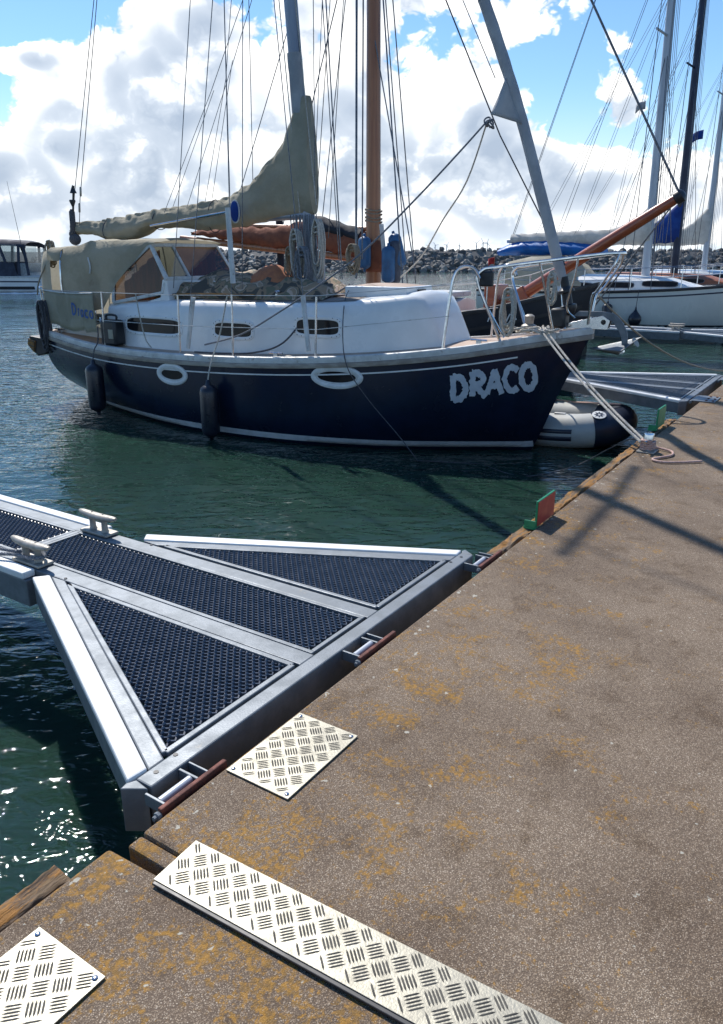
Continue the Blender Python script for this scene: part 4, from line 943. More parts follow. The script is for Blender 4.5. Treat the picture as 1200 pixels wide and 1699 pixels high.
# bow roller, chain and stem fitting
bm = MB()
for sg in (-1, 1): bm.prism([(8.20, sg * .05, 1.50), (8.66, sg * .05, 1.50), (8.68, sg * .05, 1.60), (8.60, sg * .05, 1.65), (8.22, sg * .05, 1.56)], (0, .008, 0))
o = bm.build('bow_roller', 'stainless', S, bevel=.002); MB().tube([(8.61, -.05, 1.58), (8.61, .05, 1.58)], .03, 10).build('roller', 'black_plastic', o)
bm = MB()
for i in range(22):
    c = Vector((7.62 + i * .028, -.10 + .05 * nz(i * .6), 1.455 + .012 * i * .28)); ax = Vector((1, .2 * nz(i), .1)); up = Vector((0, 0, 1)) if i % 2 else Vector((0, 1, 0))
    bm.tube([c + ax.normalized() * .022 * math.cos(a) + up * .013 * math.sin(a) for a in rng(0, 2 * math.pi * 9 / 10, 10)], .0045, 5, True)
bm.build('anchor_chain', 'galvanised', S)
MB().lathe([(.09, 0), (.09, .05), (.05, .07), (.06, .16), (.03, .18)], (7.72, .05, 1.45), n=14).build('windlass', 'cleat_metal', S)
for x, y in ((8.0, -.30), (8.0, .30), (7.35, -.62), (.35, -.7), (4.9, -1.22)):
    zz = H.zs(x) + .03; MB().tube([(x - .1, y, zz + .03), (x + .1, y, zz + .03)], .013, 7).box(x - .03, x + .03, y - .015, y + .015, zz - .04, zz + .03).build('deck_cleat', 'stainless', S)
o = MB().prism([(.02, -.52, .78), (-.16, -.55, .74), (-.30, -.58, .90), (-.26, -.58, 1.06), (.02, -.52, 1.02)], (0, -.24, 0)).build('stern_box', 'black_plastic', S, bevel=.015, smooth=0)
MB().prism([(-.19, -.70, .80), (-.29, -.72, .92), (-.26, -.72, 1.02), (-.14, -.70, .98)], (0, -.13, 0)).build('box_lid', 'weathered_wood', o, bevel=.01, smooth=0)
# winch and small fittings
for x, y in ((4.52, -.60), (1.45, -.86)): MB().lathe([(.055, 0), (.05, .03), (.04, .05), (.04, .09), (.052, .11), (.03, .12)], (x, y, (roof_z(x, y) if x > 2 else 1.35)), n=14).build('winch', 'stainless', S)
MB().lathe([(.07, 0), (.075, .03), (.055, .05), (.01, .055)], (5.05, -1.12, 1.06), n=14).build('vent', 'cleat_metal', S)
# stern flagstaff with day marks
fl = thing('topmark_staff', 'thin dark staff with two cone marks at the stern of the blue boat', 'staff', DF)
p0 = Vector((0.187, -0.100, 2.548)); p1 = Vector((0.337, -0.100, 3.316))
MB().tube([p0, p1], .016, 8).build('staff', 'black_plastic', fl)
MB().lathe([(.055, 0), (.004, .12)], p0.lerp(p1, .86), (0, 0, 1), 12).build('cone', 'black_plastic', fl)
MB().lathe([(.008, 0), (.05, .10), (.045, .12)], p0.lerp(p1, .58), (0, 0, 1), 12).build('cone', 'black_plastic', fl)
MB().lathe([(.03, 0), (.045, .02), (.045, .34), (.02, .38)], p0 + Vector((.03, 0, .05)), (.05, 0, 1), 10).build('sleeve', 'rope_dark', fl)
bm = MB().ell(p0 + Vector((.05, 0, -.02)), (.13, .05, .09), 12, 8).ell(p0 + Vector((-.02, .02, .06)), (.06, .05, .06), 10, 7)
bm.build('tackle', 'rope_dark', fl)

# ---- things lying on or hanging from the blue boat
def fender(x, y, ztop, zbot, r, label, mt='fender_navy', fr=DF, rope=None, group='fenders', tilt=0, name='fender', ropemat='rope_dark'):
    t = thing(name, label, 'fender', fr @ Matrix.Translation((x, y, ztop)) @ Matrix.Rotation(R(tilt), 4, 'Y'), group); h = ztop - zbot
    MB().lathe([(.012, .06), (.028, .05), (.034, 0), (r * .55, -.015), (r * .88, -.05), (r, -.10), (r, -h + .10), (r * .88, -h + .05), (r * .5, -h + .015), (.03, -h), (.026, -h - .05), (.01, -h - .055)], n=18).build('body', mt, t, smooth=60)
    if rope: MB().tube(spline(rope, 5), .009, 6).build('lanyard', ropemat, t)
    return t
fender(1.70, -1.30, .80, .10, .125, 'dark blue cylinder fender hanging under the weather cloth', rope=[(0, 0, .05), (0, .05, .2), (0, .13, .30), (0, .16, .52)])
fender(4.03, -1.52, .72, .02, .120, 'dark blue cylinder fender tied with a white rope between the portholes', rope=[(0, 0, .05), (.0, .03, .15), (.0, .12, .33), (.06, .22, .62), (.19, .23, 1.05), (.2, .23, 1.10)], ropemat='rope_white')
# camouflage tarpaulin over a bundle on the coachroof
rows = []
hp_ = tab([(2.45, .02), (2.7, .14), (3.1, .27), (3.5, .31), (3.9, .25), (4.3, .24), (4.7, .20), (5.05, .16), (5.25, .02)])
for x in rng(2.45, 5.25, 46):
    r = []
    for t in rng(-1, 1, 23):
        y = -.12 + .56 * t; base = roof_z(min(x, 6), min(abs(y), .7)) + .012
        hgt = hp_(x) * (1 - abs(t) ** 2.6) ** .7 if abs(t) < 1 else 0
        wr = .05 * nz(x * 3.1, y * 4, 2) + .035 * nz(x * 7, y * 8, 5) + .016 * nz(x * 17, y * 15)
        r.append((x + .03 * nz(x * 4, y * 5, 8), y + .03 * nz(x * 5, y * 4, 11), base + max(.0, hgt + wr * (1.4 if hgt > .03 else .2))))
    rows.append(r)
tp = tag(MB().loft(rows).build('tarpaulin', 'camo', smooth=70, xform=DF), 'camouflage tarpaulin heaped on the white cabin roof beside the mast', 'tarpaulin')
rows = []
for x in rng(3.55, 4.75, 26):
    r = []
    for t in rng(-1, 1, 13):
        y = -.16 + .30 * t; base = roof_z(min(x, 6), min(abs(y), .7)) + .03; e = math.sin((x - 3.55) / 1.2 * math.pi)
        r.append((x, y, base + (hp_(x) + .13) * (1 - t * t) ** .6 * e + .05 * nz(x * 4, y * 5, 21) + .02 * nz(x * 13, y * 12)))
    rows.append(r)
tag(MB().loft(rows).build('tarpaulin', 'orange_cloth', smooth=70, xform=DF), 'faded orange tarpaulin bunched over the camouflage one beside the mast', 'tarpaulin')
for i, (x0, x1, y) in enumerate(((2.75, 4.05, -.56), (3.0, 4.6, -.47), (2.6, 4.2, -.66))):
    tag(MB().loft([[(x, y + dy + .01 * nz(x * 3, i), roof_z(x, abs(y)) + .035 + .012 * i + dz + .008 * nz(x * 4, i, 2)) for dy, dz in ((-.045, 0), (.045, 0), (.045, .022), (-.045, .022))] for x in rng(x0, x1, 10)], True, True, True).build('loose_board', 'weathered_wood', xform=DF), ('short weathered board lying next to the grab rail under the tarpaulin', 'longest weathered board, its end poking out under the tarpaulin towards the mast', 'weathered board lying outermost on the cabin roof below the tarpaulin')[i], 'board', 'loose boards under the tarpaulin')
bm = MB()
for i in range(9):
    c0_ = Vector((7.55 + .07 * i, -.30 + .10 * nz(i * 1.3, 3), 1.46 + .02 * (i % 3))); r0_ = .07 + .03 * ((i * 7) % 5) / 5
    bm.tube([c0_ + Vector((r0_ * math.cos(a), r0_ * .8 * math.sin(a), .012 * math.sin(2 * a + i))) for a in rng(0, 6.0, 16)], .011, 6)
tag(bm.build('rope_coil', 'rope_white', smooth=60, xform=DF), 'tangle of pale rope lying on the foredeck by the anchor chain', 'rope', 'coiled ropes')
tag(MB().box(8.02, 8.20, -.16, .06, 1.50, 1.72).build('windlass_box', 'black_plastic', bevel=.03, xform=DF), 'black box beside the furling drum on the bow of the blue boat', 'box')
# coils and hanks hung on the mast
def hank(c, w, h, label, mt, seed, n=7, r=.012, fr=DF, name='rope_coil', group='coiled ropes'):
    bm = MB()
    for i in range(n):
        k = .75 + .3 * ((i * 37) % 10) / 10; pts = []
        for a in rng(0, 2 * math.pi * 17 / 18, 18):
            pts.append((c[0] + w * k * .5 * math.cos(a) + .02 * nz(a, i, seed), c[1] + .05 * nz(i * 2.3, seed) + .03 * nz(a * 1.3, i, seed + 4) + .015 * (i - n / 2), c[2] - h * k * .5 + h * k * .5 * math.sin(a)))
        bm.tube(pts, r, 6, True)
    bm.tube([(c[0] + w * .30 * math.cos(a), c[1] + .05 * math.sin(a), c[2] - h * .28 + .01 * a) for a in rng(0, 12, 30)], r, 6)
    return tag(bm.build(name, mt, smooth=60, xform=fr), label, 'rope', group)
zb = 2.75
hank((4.56, -.20, 2.62), .16, .62, 'pale rope hank hanging on the side of the grey mast above the tarpaulin', 'rope_white', 1, 8)
hank((4.70, -.24, 2.40), .20, .55, 'grey rope hank bunched low round the foot of the grey mast', 'rope_grey', 2, 10)
hank((4.86, -.14, 2.74), .15, .75, 'speckled rope hank hanging in front of the grey mast', 'rope_white', 3, 8)
hank((4.42, -.12, 2.40), .14, .50, 'brownish rope hank on the aft side of the grey mast', 'rope_tan', 5, 8)
bm = MB()
for i in range(14):
    x0 = 4.45 + .03 * i + .02 * nz(i * 3); bm.tube([(x0 + .03 * nz(i, z * 3), -.14 + .05 * nz(i * 2, z * 2, 4), z) for z in rng(1.8, 2.8, 9)], .008, 5)
tag(bm.build('halyards', 'rope_grey', smooth=60, xform=DF), 'bundle of grey halyards running down the foot of the mast', 'rope')
bm = MB()
rows = [[(4.74 + (.15 + .03 * nz(z * 5, k)) * math.cos(2 * math.pi * k / 12), -.05 + (.13 + .03 * nz(z * 4, k, 5)) * math.sin(2 * math.pi * k / 12), z) for k in range(12)] for z in rng(1.80, 2.25, 9)]
tag(MB().loft(rows, True, True, True).build('canvas_bag', 'sail_grey', smooth=70, xform=DF), 'grey canvas bag strapped round the foot of the mast', 'bag')
hank((.12, -.50, 2.50), .16, .40, 'brown rope coil hanging from the aft end of the sail cover', 'rope_tan', 7, 6)
hank((.14, -.80, 1.62), .16, .80, 'thick dark blue rope hank hung on the stern rail', 'rope_dark', 9, 10, .014)
hank((7.62, -.44, 1.95), .16, .55, 'pale rope hank tied to the bow rail', 'rope_white', 11, 7, .012)
hank((8.06, -.30, 2.12), .09, .36, 'pale rope loops hanging from the bow rail next to the furled headsail', 'rope_white', 13, 5, .012)
twisted(spline([D(.2, -.55, 2.45), D(.25, -.7, 2.2), D(.1, -.78, 1.9), D(.05, -.80, 1.7)], 6), .012, 'rope', 'brown rope running down from the boom end to the stern rail', 'rope', 'rope_tan')
# ring pad on the boom cover
t = thing('oval_pad', 'small blue oval pad with a pale rim hung against the sail cover', 'pad', DF @ Matrix.Translation((3.651, -0.300, 2.853)))
MB().loft([[(.065 * math.cos(a) * k, -d, .135 * math.copysign(abs(math.sin(a)) ** .8, math.sin(a)) * k) for a in rng(0, 2 * math.pi * 23 / 24, 24)] for k, d in ((.9, -.03), (1, 0), (.95, .03), (.6, .045))], True, True, True).build('pad', 'sail_blue', t, smooth=50)
MB().tube([(.068 * math.cos(a), -.01, .14 * math.copysign(abs(math.sin(a)) ** .8, math.sin(a))) for a in rng(0, 2 * math.pi * 23 / 24, 24)], .009, 6, True).build('rim', 'rail_white', t)
# portable fuel can on the side deck
t = thing('fuel_can', 'black plastic can with a beige label standing on the side deck behind the rail', 'can', DF @ Matrix.Translation((1.86, -1.02, 1.05)))
MB().box(-.15, .15, -.10, .10, 0, .36).build('body', 'black_plastic', t, bevel=.035, smooth=30)
MB().tube(spline([(-.10, 0, .35), (-.09, 0, .42), (.09, 0, .42), (.10, 0, .35)], 5), .016, 8).build('handle', 'black_plastic', t)
MB().box(.02, .11, -.106, -.101, .10, .23).build('label_plate', 'canvas_pale', t, smooth=0)
# anchor on the bow roller
t = thing('anchor', 'galvanised plough anchor hanging from the bow roller of the blue boat', 'anchor', DF)
sh = spline([(8.28, 0, 1.66), (8.60, 0, 1.66), (8.74, 0, 1.60), (8.84, 0, 1.45), (8.86, 0, 1.30)], 5)
bm = MB().loft([[Vector(p) + Vector((0, sy, 0)) + Vector((dx, 0, dz)) for sy, dx, dz in ((-.011, .03, .03), (.011, .03, .03), (.011, -.03, -.03), (-.011, -.03, -.03))] for p in sh], True, True, True)
bm.build('shank', 'galvanised', t, bevel=.004)
bm = MB()
for sg in (-1, 1): bm.prism([(8.92, 0, 1.36), (9.02, sg * .10, 1.42), (8.86, sg * .16, 1.28), (8.46, 0, 1.27), (8.80, 0, 1.22)], (.004, 0, .010))
bm.build('fluke', 'galvanised', t, bevel=.002)
MB().tube([(8.84, -.05, 1.26), (8.84, .05, 1.26)], .02, 8).build('pin', 'stainless', t)
MB().lathe([(.055, 0), (.06, .008), (.02, .012)], (8.97, 0, 1.37), (.7, -.2, .5), 12).build('tip_disc', 'cleat_metal', t)
# mooring lines of the blue boat
bw = Vector((8.02, -.33, 1.48)); bollard = PF @ Vector((3.0, -.085, .10))
a = DF @ bw
for i, (du, oo) in enumerate(((-.05, 0), (.05, .06))):
    e_ = PF @ Vector((3.0 + du, -.03, .09)); s0 = DF @ (bw + Vector((oo, .0, 0)))
    twisted([DF @ Vector((7.95 + oo, -.15, 1.52)), s0] + sag(DF @ (bw + Vector((oo + .0, -.035, -.02))), e_, .05, 10), .013, 'mooring_line', ('pale bow mooring line of the blue boat, the one lying towards the red sign', 'pale bow mooring line of the blue boat, the one lying towards the green sign')[i], 'rope', 'rope_white', pitch=.05, group='bow mooring lines')
MB_ = MB().tube(sag(D(8.52, .0, 1.86), W(9.6, -.3, .05), .42, 20), .011, 6)
tag(MB_.build('mooring_line', 'rope_tan', smooth=60), 'slack brown mooring line from the bow rail past the far finger pontoon', 'rope')
ln_ = spline([D(5.36, -.08, 1.95), D(5.62, -.75, 1.72), D(5.9, -1.22, 1.14), D(6.15, -1.22, .75), D(6.65, -1.2, .25), D(6.9, -1.25, .02)], 6)
wl = [Vector(p) for p in ln_] + [Vector(p) for p in spline([(1.404, 8.550, -0.705), (1.612, 8.149, -0.700), (1.850, 8.007, -0.694), (2.208, 7.676, -0.500), (2.426, 7.255, -0.200), (2.459, 6.761, 0.020), W(2.98, -.05, .05)], 6)]
tag(MB().tube(wl, .006, 6).build('mooring_line', 'rope_dark', smooth=60), 'thin dark line from the coachroof down the hull, through the water to the bollard', 'rope')
tag(MB().tube(spline([D(5.33, -.12, 1.93), D(5.1, -.7, 1.62), D(4.9, -1.05, 1.25), D(4.5, -1.12, 1.11), D(4.0, -1.13, 1.07), D(3.5, -1.14, 1.06)], 7), .011, 6).build('deck_line', 'rope_dark', smooth=60, xform=None), 'dark line leading from the mast area aft along the side deck', 'rope')
twisted(spline([D(2.62, -1.25, 1.80), D(2.66, -1.25, 1.5), D(2.70, -1.22, 1.2), D(2.78, -1.2, 1.08)], 6), .009, 'rope', 'white speckled rope hanging from the guard wire before the long window', 'rope', 'rope_white')

# ------------------------------------------------------------------ inflatable dinghy
NF = frame((3.47 - 1.72 * math.cos(R(27)), 9.42 + 1.72 * math.sin(R(27)), WL), -27)
dg = thing('inflatable_dinghy', 'grey inflatable dinghy with a dark blue bow floating beside the blue boat', 'dinghy', NF)
dr = .215
def dpath(t, sg):      # t 0..1 stern to bow tip
    k = max(0, (t - .62) / .38) * math.pi / 2
    return Vector((1.05 * min(1, t / .62) + .46 * math.sin(k), sg * .43 * math.cos(k), .19 + .10 * max(0, (t - .4) / .6) ** 1.6))
for sg in (-1, 1):
    pts = [dpath(t, sg) for t in rng(0, .74, 14)]
    MB().tube([pts[0] - Vector((.22, 0, -.02))] + pts, [.05] + [dr] * 14, 20).build('side_tube', 'dinghy_grey', dg, smooth=60)
    for dz, hh in ((.03, .030), (-.065, .034)):
        rows = []
        for t in rng(.02, .62, 14):
            p = dpath(t, sg); r = []
            for k in (-1, -.5, .5, 1):
                a = (dz + hh * k) / dr; r.append(p + Vector((0, sg * math.cos(a) * (dr + (.006 if abs(k) < 1 else -.004)), math.sin(a) * dr)))
            rows.append(r)
        MB().loft(rows).build('rubbing_strake', 'dinghy_navy', dg, smooth=60)
    for x in (.30, .52):
        p = dpath(.62 * x / 1.1, sg); bm = MB()
        bm.tube([p + Vector((0, math.cos(a) * (dr + .003), math.sin(a) * (dr + .003))) for a in rng(R(20), R(160), 12)], .009, 6); bm.build('strap', 'black_plastic', dg)
    p = dpath(.5, sg); MB().box(p.x - .07, p.x + .07, p.y - .03, p.y + .03, p.z + dr - .004, p.z + dr + .012).build('grab_patch', 'rail_white', dg, bevel=.006)
    p = dpath(.34, sg); MB().box(p.x - .03, p.x + .03, p.y - sg * .03 - .03, p.y - sg * .03 + .03, p.z + dr - .02, p.z + dr + .03).build('rowlock', 'fender_grey', dg, bevel=.008)
bt = [dpath(t, -1) for t in rng(.72, 1, 12)] + [dpath(t, 1) for t in rng(1, .72, 12)][1:]
MB().tube(bt, [dr + .004 + .0 * i for i in range(len(bt))], 20).build('bow_tube', 'dinghy_navy', dg, smooth=60)
MB().loft([[(x, y, .10 + .12 * max(0, (x - .7)) ** 2) for y in rng(-.38, .38, 5)] for x in rng(0, 1.35, 10)]).build('floor', 'dinghy_grey', dg)
MB().box(-.02, .02, -.36, .36, .02, .42).build('transom', 'weathered_wood', dg, bevel=.01)
pe = dpath(.76, -1); ax = Vector((.1, -.35, .93)).normalized(); ec = pe + ax * (dr + .007)
em = MB().lathe([(.085, -.004), (.085, .002), (.08, .003)], ec, ax, 24).build('emblem', 'stripe_white', dg)
e1 = ax.cross(Vector((1, 0, 0))).normalized(); e2 = ax.cross(e1); bm = MB()
for i in range(8):
    a = i * math.pi / 4 + .2; d1 = e1 * math.cos(a) + e2 * math.sin(a); d2 = e1 * math.cos(a + .39) + e2 * math.sin(a + .39); d3 = e1 * math.cos(a - .39) + e2 * math.sin(a - .39); c = ec + ax * .005
    bm.add([c + d1 * .012, c + d2 * .035, c + d1 * .070, c + d3 * .035], [(0, 1, 2, 3)])
bm.build('star', 'dinghy_navy', em)
MB().tube(spline([dpath(.98, -1) + Vector((0, -.05, .24)), dpath(.8, -1) + Vector((-.2, .1, .30)), dpath(.5, 1) + Vector((0, -.05, .23)), dpath(.3, 1) + Vector((0, 0, .24))], 6), .009, 6).build('grab_line', 'rope_pink', dg)
tag(MB().tube(sag(D(7.9, .38, 1.50), NF @ Vector((.45, .25, .45)), .06, 10), .010, 6).build('painter', 'rope_dark', smooth=60), 'dark painter from the blue boat down to the dinghy', 'rope')

# ------------------------------------------------------------------ generic small parts for the boats further off
def lines(parent, segs, mt='wire', nm='rigging_line'):
    for a, b, r in segs: MB().tube([a, b], r, 5).build(nm, mt, parent)
def mast_mesh(x, z0, z1, rx, ry, rake=.03, n=14, taper=.75):
    return MB().loft([[(x - rake * (z - z0) + rx * (1 - (1 - taper) * (z - z0) / (z1 - z0)) * math.cos(a), ry * (1 - (1 - taper) * (z - z0) / (z1 - z0)) * math.sin(a), z) for a in rng(0, 2 * math.pi * (n - 1) / n, n)] for z in rng(z0, z1, 24)], True, True, True)
def bundle(top, low, wid, x0, x1, seed, n=50, m=16, fold=.02):
    rows = []
    for x in rng(x0, x1, n):
        a, c = low(x), top(x); r = []
        for k in range(m):
            th = 2 * math.pi * k / m; u, v = math.cos(th), math.sin(th); f = fold * math.sin(x * 15 + seed + v * 4) + fold * 1.3 * nz(x * 3, v * 2, seed) + fold * .6 * nz(x * 11, v * 4, seed)
            r.append((x, wid * u * (1 - .4 * max(0, v)) + math.copysign(f, u), (a + c) / 2 + (c - a) / 2 * v + f * .6))
        rows.append(r)
    return MB().loft(rows, True, True, True)

# ------------------------------------------------------------------ black wooden gaffer behind
KF = frame((-3.25, 19.17, WL), -33.5)
HK = Hull(9.0, [(0, 1.25), (2, 1.05), (4, 1.02), (6, 1.15), (7.5, 1.40), (9, 1.80)], [(0, .8), (2, 1.35), (4.5, 1.5), (6.5, 1.35), (8, .75), (8.7, .28), (9, .03)],
          [(0, .1), (1, -.3), (4, -.5), (7, -.45), (8.3, -.2), (8.75, .3), (9, 1.78)], [(0, 3), (2, 4), (5, 6), (7, 3.5), (8.3, 2.4), (9, 1.4)])
K = thing('wooden_sailing_boat', 'black wooden sailing boat with a varnished mast and a raised orange bowsprit', 'sailboat', KF)
HK.shell(60, 14).build('hull', 'black_paint', K, smooth=60)
HK.rail(0, 9, -.05, .03, .02, .06).build('rail', 'black_plastic', K, smooth=40)
HK.band(.05, 8.8, lambda x: HK.zs(x) - .36, lambda x: HK.zs(x) - .30, .02, 50).build('wale', 'black_plastic', K, smooth=50)
HK.deck(.05, 8.9, -.16).build('deck', 'deck_tan', K)
rows = [[(x, y * h, zz) for y, zz in ((-1, .95), (-.97, 1.25), (-.9, 1.38), (0, 1.46), (.9, 1.38), (.97, 1.25), (1, .95))] for x, h in ((1.6, .85), (2.6, .9), (3.9, .85))]
MB().loft(rows, False, True, True).build('cabin', 'varnish', K, smooth=30)
rows = [[(x, y * h, zz) for y, zz in ((-1, .95), (-.97, 1.30), (-.9, 1.42), (0, 1.48), (.9, 1.42), (.97, 1.30), (1, .95))] for x, h in ((4.9, .55), (6.4, .45))]
MB().loft(rows, False, True, True).build('fore_cabin', 'boat_white', K, smooth=30)
MB().box(5.6, 6.3, -.42, .42, 1.50, 1.60).build('hatch', 'rail_white', K, bevel=.02)
mk = mast_mesh(4.2, .9, 13.5, .165, .165, .004, 18, .62).build('mast', 'mast_wood', K, smooth=60)
for z in (2.05, 2.2, 2.9, 3.05): MB().tube([(4.2 + .175 * math.cos(a), .175 * math.sin(a), z + .03 * math.sin(a * 2) + .01 * a) for a in rng(0, 12.5, 40)], .012, 6).build('lashing', 'rope_tan', mk)
MB().lathe([(.18, 0), (.21, .05), (.21, .55), (.18, .62)], (4.2, 0, 1.95), n=18).build('mast_sleeve', 'sail_tan', mk, smooth=60)
bsp = [(7.623, 0.000, 1.606), (10.196, 0.000, 3.205)]
bo_ = MB().tube([Vector(bsp[0]).lerp(Vector(bsp[1]), t) for t in (0, .5, .96, 1)], [.115, .105, .085, .07], 16).build('bowsprit', 'varnish', K, smooth=50)
MB().lathe([(.06, -.10), (.11, -.06), (.11, .05), (.05, .09)], bsp[1], Vector(bsp[1]) - Vector(bsp[0]), 14).build('cranse_iron', 'black_plastic', bo_)
bd = (Vector(bsp[1]) - Vector(bsp[0])).normalized()
MB().bar(Vector(bsp[0]) - bd * .9, Vector(bsp[0]) + bd * .05, .26, .26).build('bowsprit_heel', 'varnish', bo_, bevel=.02)
MB().box(6.9, 7.15, -.3, .3, 1.0, 1.75).build('bitts', 'varnish', K, bevel=.02)
tk = tab([(a[0], a[2]) for a in sorted([(-0.936, 0.000, 2.833), (0.345, 0.000, 2.908), (1.440, 0.000, 2.876), (2.136, 0.000, 2.952), (2.721, 0.000, 3.063), (3.279, 0.000, 2.930), (3.988, 0.000, 2.751)])])
lk_ = tab([(a[0], a[2]) for a in sorted([(-0.944, 0.000, 2.751), (0.509, 0.000, 2.561), (1.770, 0.000, 2.410), (2.289, 0.000, 2.472), (3.272, 0.000, 2.308), (3.989, 0.000, 2.199)])])
x0k, x1k = (-0.939, 0.000, 2.806)[0], (3.958, 0.000, 2.739)[0]
MB().tube([(x0k - .5, 0, (-0.649, 0.000, 2.665)[2]), (4.1, 0, (3.989, 0.000, 2.175)[2])], .075, 12).build('boom', 'mast_wood', K, smooth=60)
MB().tube([(x0k + 1.2, .05, (0.534, 0.000, 2.931)[2]), (4.1, .05, (3.988, 0.000, 2.798)[2])], .05, 10).build('gaff', 'mast_wood', K, smooth=60)
MB().box(0, 0, 0, 0, 0, 0) if False else None
sl_ = bundle(tk, lk_, .16, x0k, x1k, 3, 60, 16, .03).build('furled_sail', 'sail_tan', K, smooth=75)
xn = (2.638, 0.000, 3.004)[0]
bundle(lambda x: tk(x) + .03, lambda x: tk(x) * .55 + lk_(x) * .45, .185, xn, x1k - .02, 5, 24, 14, .018).build('sail_cover', 'sail_black', K, smooth=75)
for px in (352, 372, 395, 425): pass
MB().tube([(1.445, 0.300, 1.758), (1.441, 0.300, 3.295)], .085, 10).build('boom_crutch', 'sail_black', K, smooth=60)
for a, b, r, mt in (((4.664, -1.350, 1.853), (4.255, -0.700, 6.911), .022, 'wire'), ((4.805, -1.350, 2.210), (4.400, -0.700, 6.888), .014, 'wire'), ((5.626, -1.200, 1.778), (4.704, -0.500, 6.699), .014, 'wire'), ((4.335, 1.200, 1.680), (4.132, 0.500, 7.011), .012, 'wire'), ((4.524, 1.250, 1.682), (4.298, 0.500, 6.986), .012, 'wire'), ((5.343, -0.200, 1.917), (4.354, -0.100, 5.843), .012, 'rope_grey')):
    MB().tube([a, Vector(b) + (Vector(b) - Vector(a)) * .8], r, 6).build('shroud', mt, K)
for px0, px1 in (((362,392),(368,330)), ((395,402),(420,300)), ((425,404),(470,250)), ((340,390),(440,180))):
    pass
lines(K, [((10.167, 0.000, 3.280), (4.35, 0, 13.2), .02)], 'wire', 'forestay')
lines(K, [((10.130, 0.000, 3.124), (8.95, 0, 1.4), .014)], 'wire', 'bobstay')
lines(K, [((1.712, 0.100, 2.938), (4.25, 0, 9.5), .012), ((2.809, 0.100, 3.040), (4.25, 0, 11.5), .010), ((0.058, 0.100, 2.861), (4.25, 0, 11), .010)], 'rope_grey', 'halyard')
for x in (5.0, 6.2, 7.3):
    for sg in (-1, 1): MB().tube([(x, sg * (HK.bb(x) - .06), HK.zs(x)), (x, sg * (HK.bb(x) - .06), HK.zs(x) + .55)], .013, 6).build('stanchion', 'stainless', K)
for sg in (-1, 1): MB().tube([(x, sg * (HK.bb(x) - .06), HK.zs(x) + .55) for x in (4.4, 5.0, 6.2, 7.3, 8.5)], .008, 5).build('guard_wire', 'rail_white', K)
MB().box(6.95, 7.9, -.55, -.35, 1.24, 1.32).build('side_bench', 'varnish', K, bevel=.02)
# small white script on the black bow, only partly legible
nx_, _, nz0_ = (7.339, -0.950, 1.136)
for i, (dx, gl) in enumerate(((0, GLY['R']), (.30, [[(.1, 0), (.2, 1.1)]]), (.37, GL2['o']))):
    bm = MB()
    for p_ in gl:
        rows_ = stroke([(a_ + .25 * b_, b_) for a_, b_ in p_], .13, i)
        bm.loft([[(nx_ + dx + u * .16, -HK.half(nx_ + dx + u * .16, nz0_ + v * .13) - .012, nz0_ + v * .13) for u, v in r] for r in rows_])
    bm.build('name_letter', 'stripe_white', K, smooth=60)
def fpos(a, b): return a[0], a[1], a[2], b[2]
for i, (a, b, r, mt, lb, tl) in enumerate((((4.170, -0.300, 2.649), (4.171, -0.300, 1.999), .135, 'fender_blue', 'blue fender tied on the aft side of the varnished mast', 0), ((4.767, -0.320, 2.458), (4.777, -0.320, 1.735), .14, 'fender_blue', 'blue fender hanging upright in front of the varnished mast', 0),
        ((4.825, -0.160, 2.575), (4.839, -0.160, 1.707), .125, 'fender_grey', 'dark grey fender hanging between two blue ones at the varnished mast', 0), ((4.744, -0.100, 2.692), (5.028, -0.100, 2.017), .135, 'fender_blue', 'blue fender swinging out at a slant before the varnished mast', -17))):
    fender(a[0], a[1], a[2], b[2], r, lb, mt, KF, None, 'fenders hung on the varnished mast', tl)
hank((4.603, -1.360, 2.485), .26, .55, 'tan rope coil hanging on a shroud beside the varnished mast', 'rope_tan', 15, 9, .014, KF)
tag(MB().tube([(4.597, -0.330, 2.872), (4.708, -0.330, 1.946)], .045, 10).build('white_pipe', 'rail_white', smooth=60, xform=KF), 'white plastic pipe leaning against the varnished mast between fenders', 'pipe')

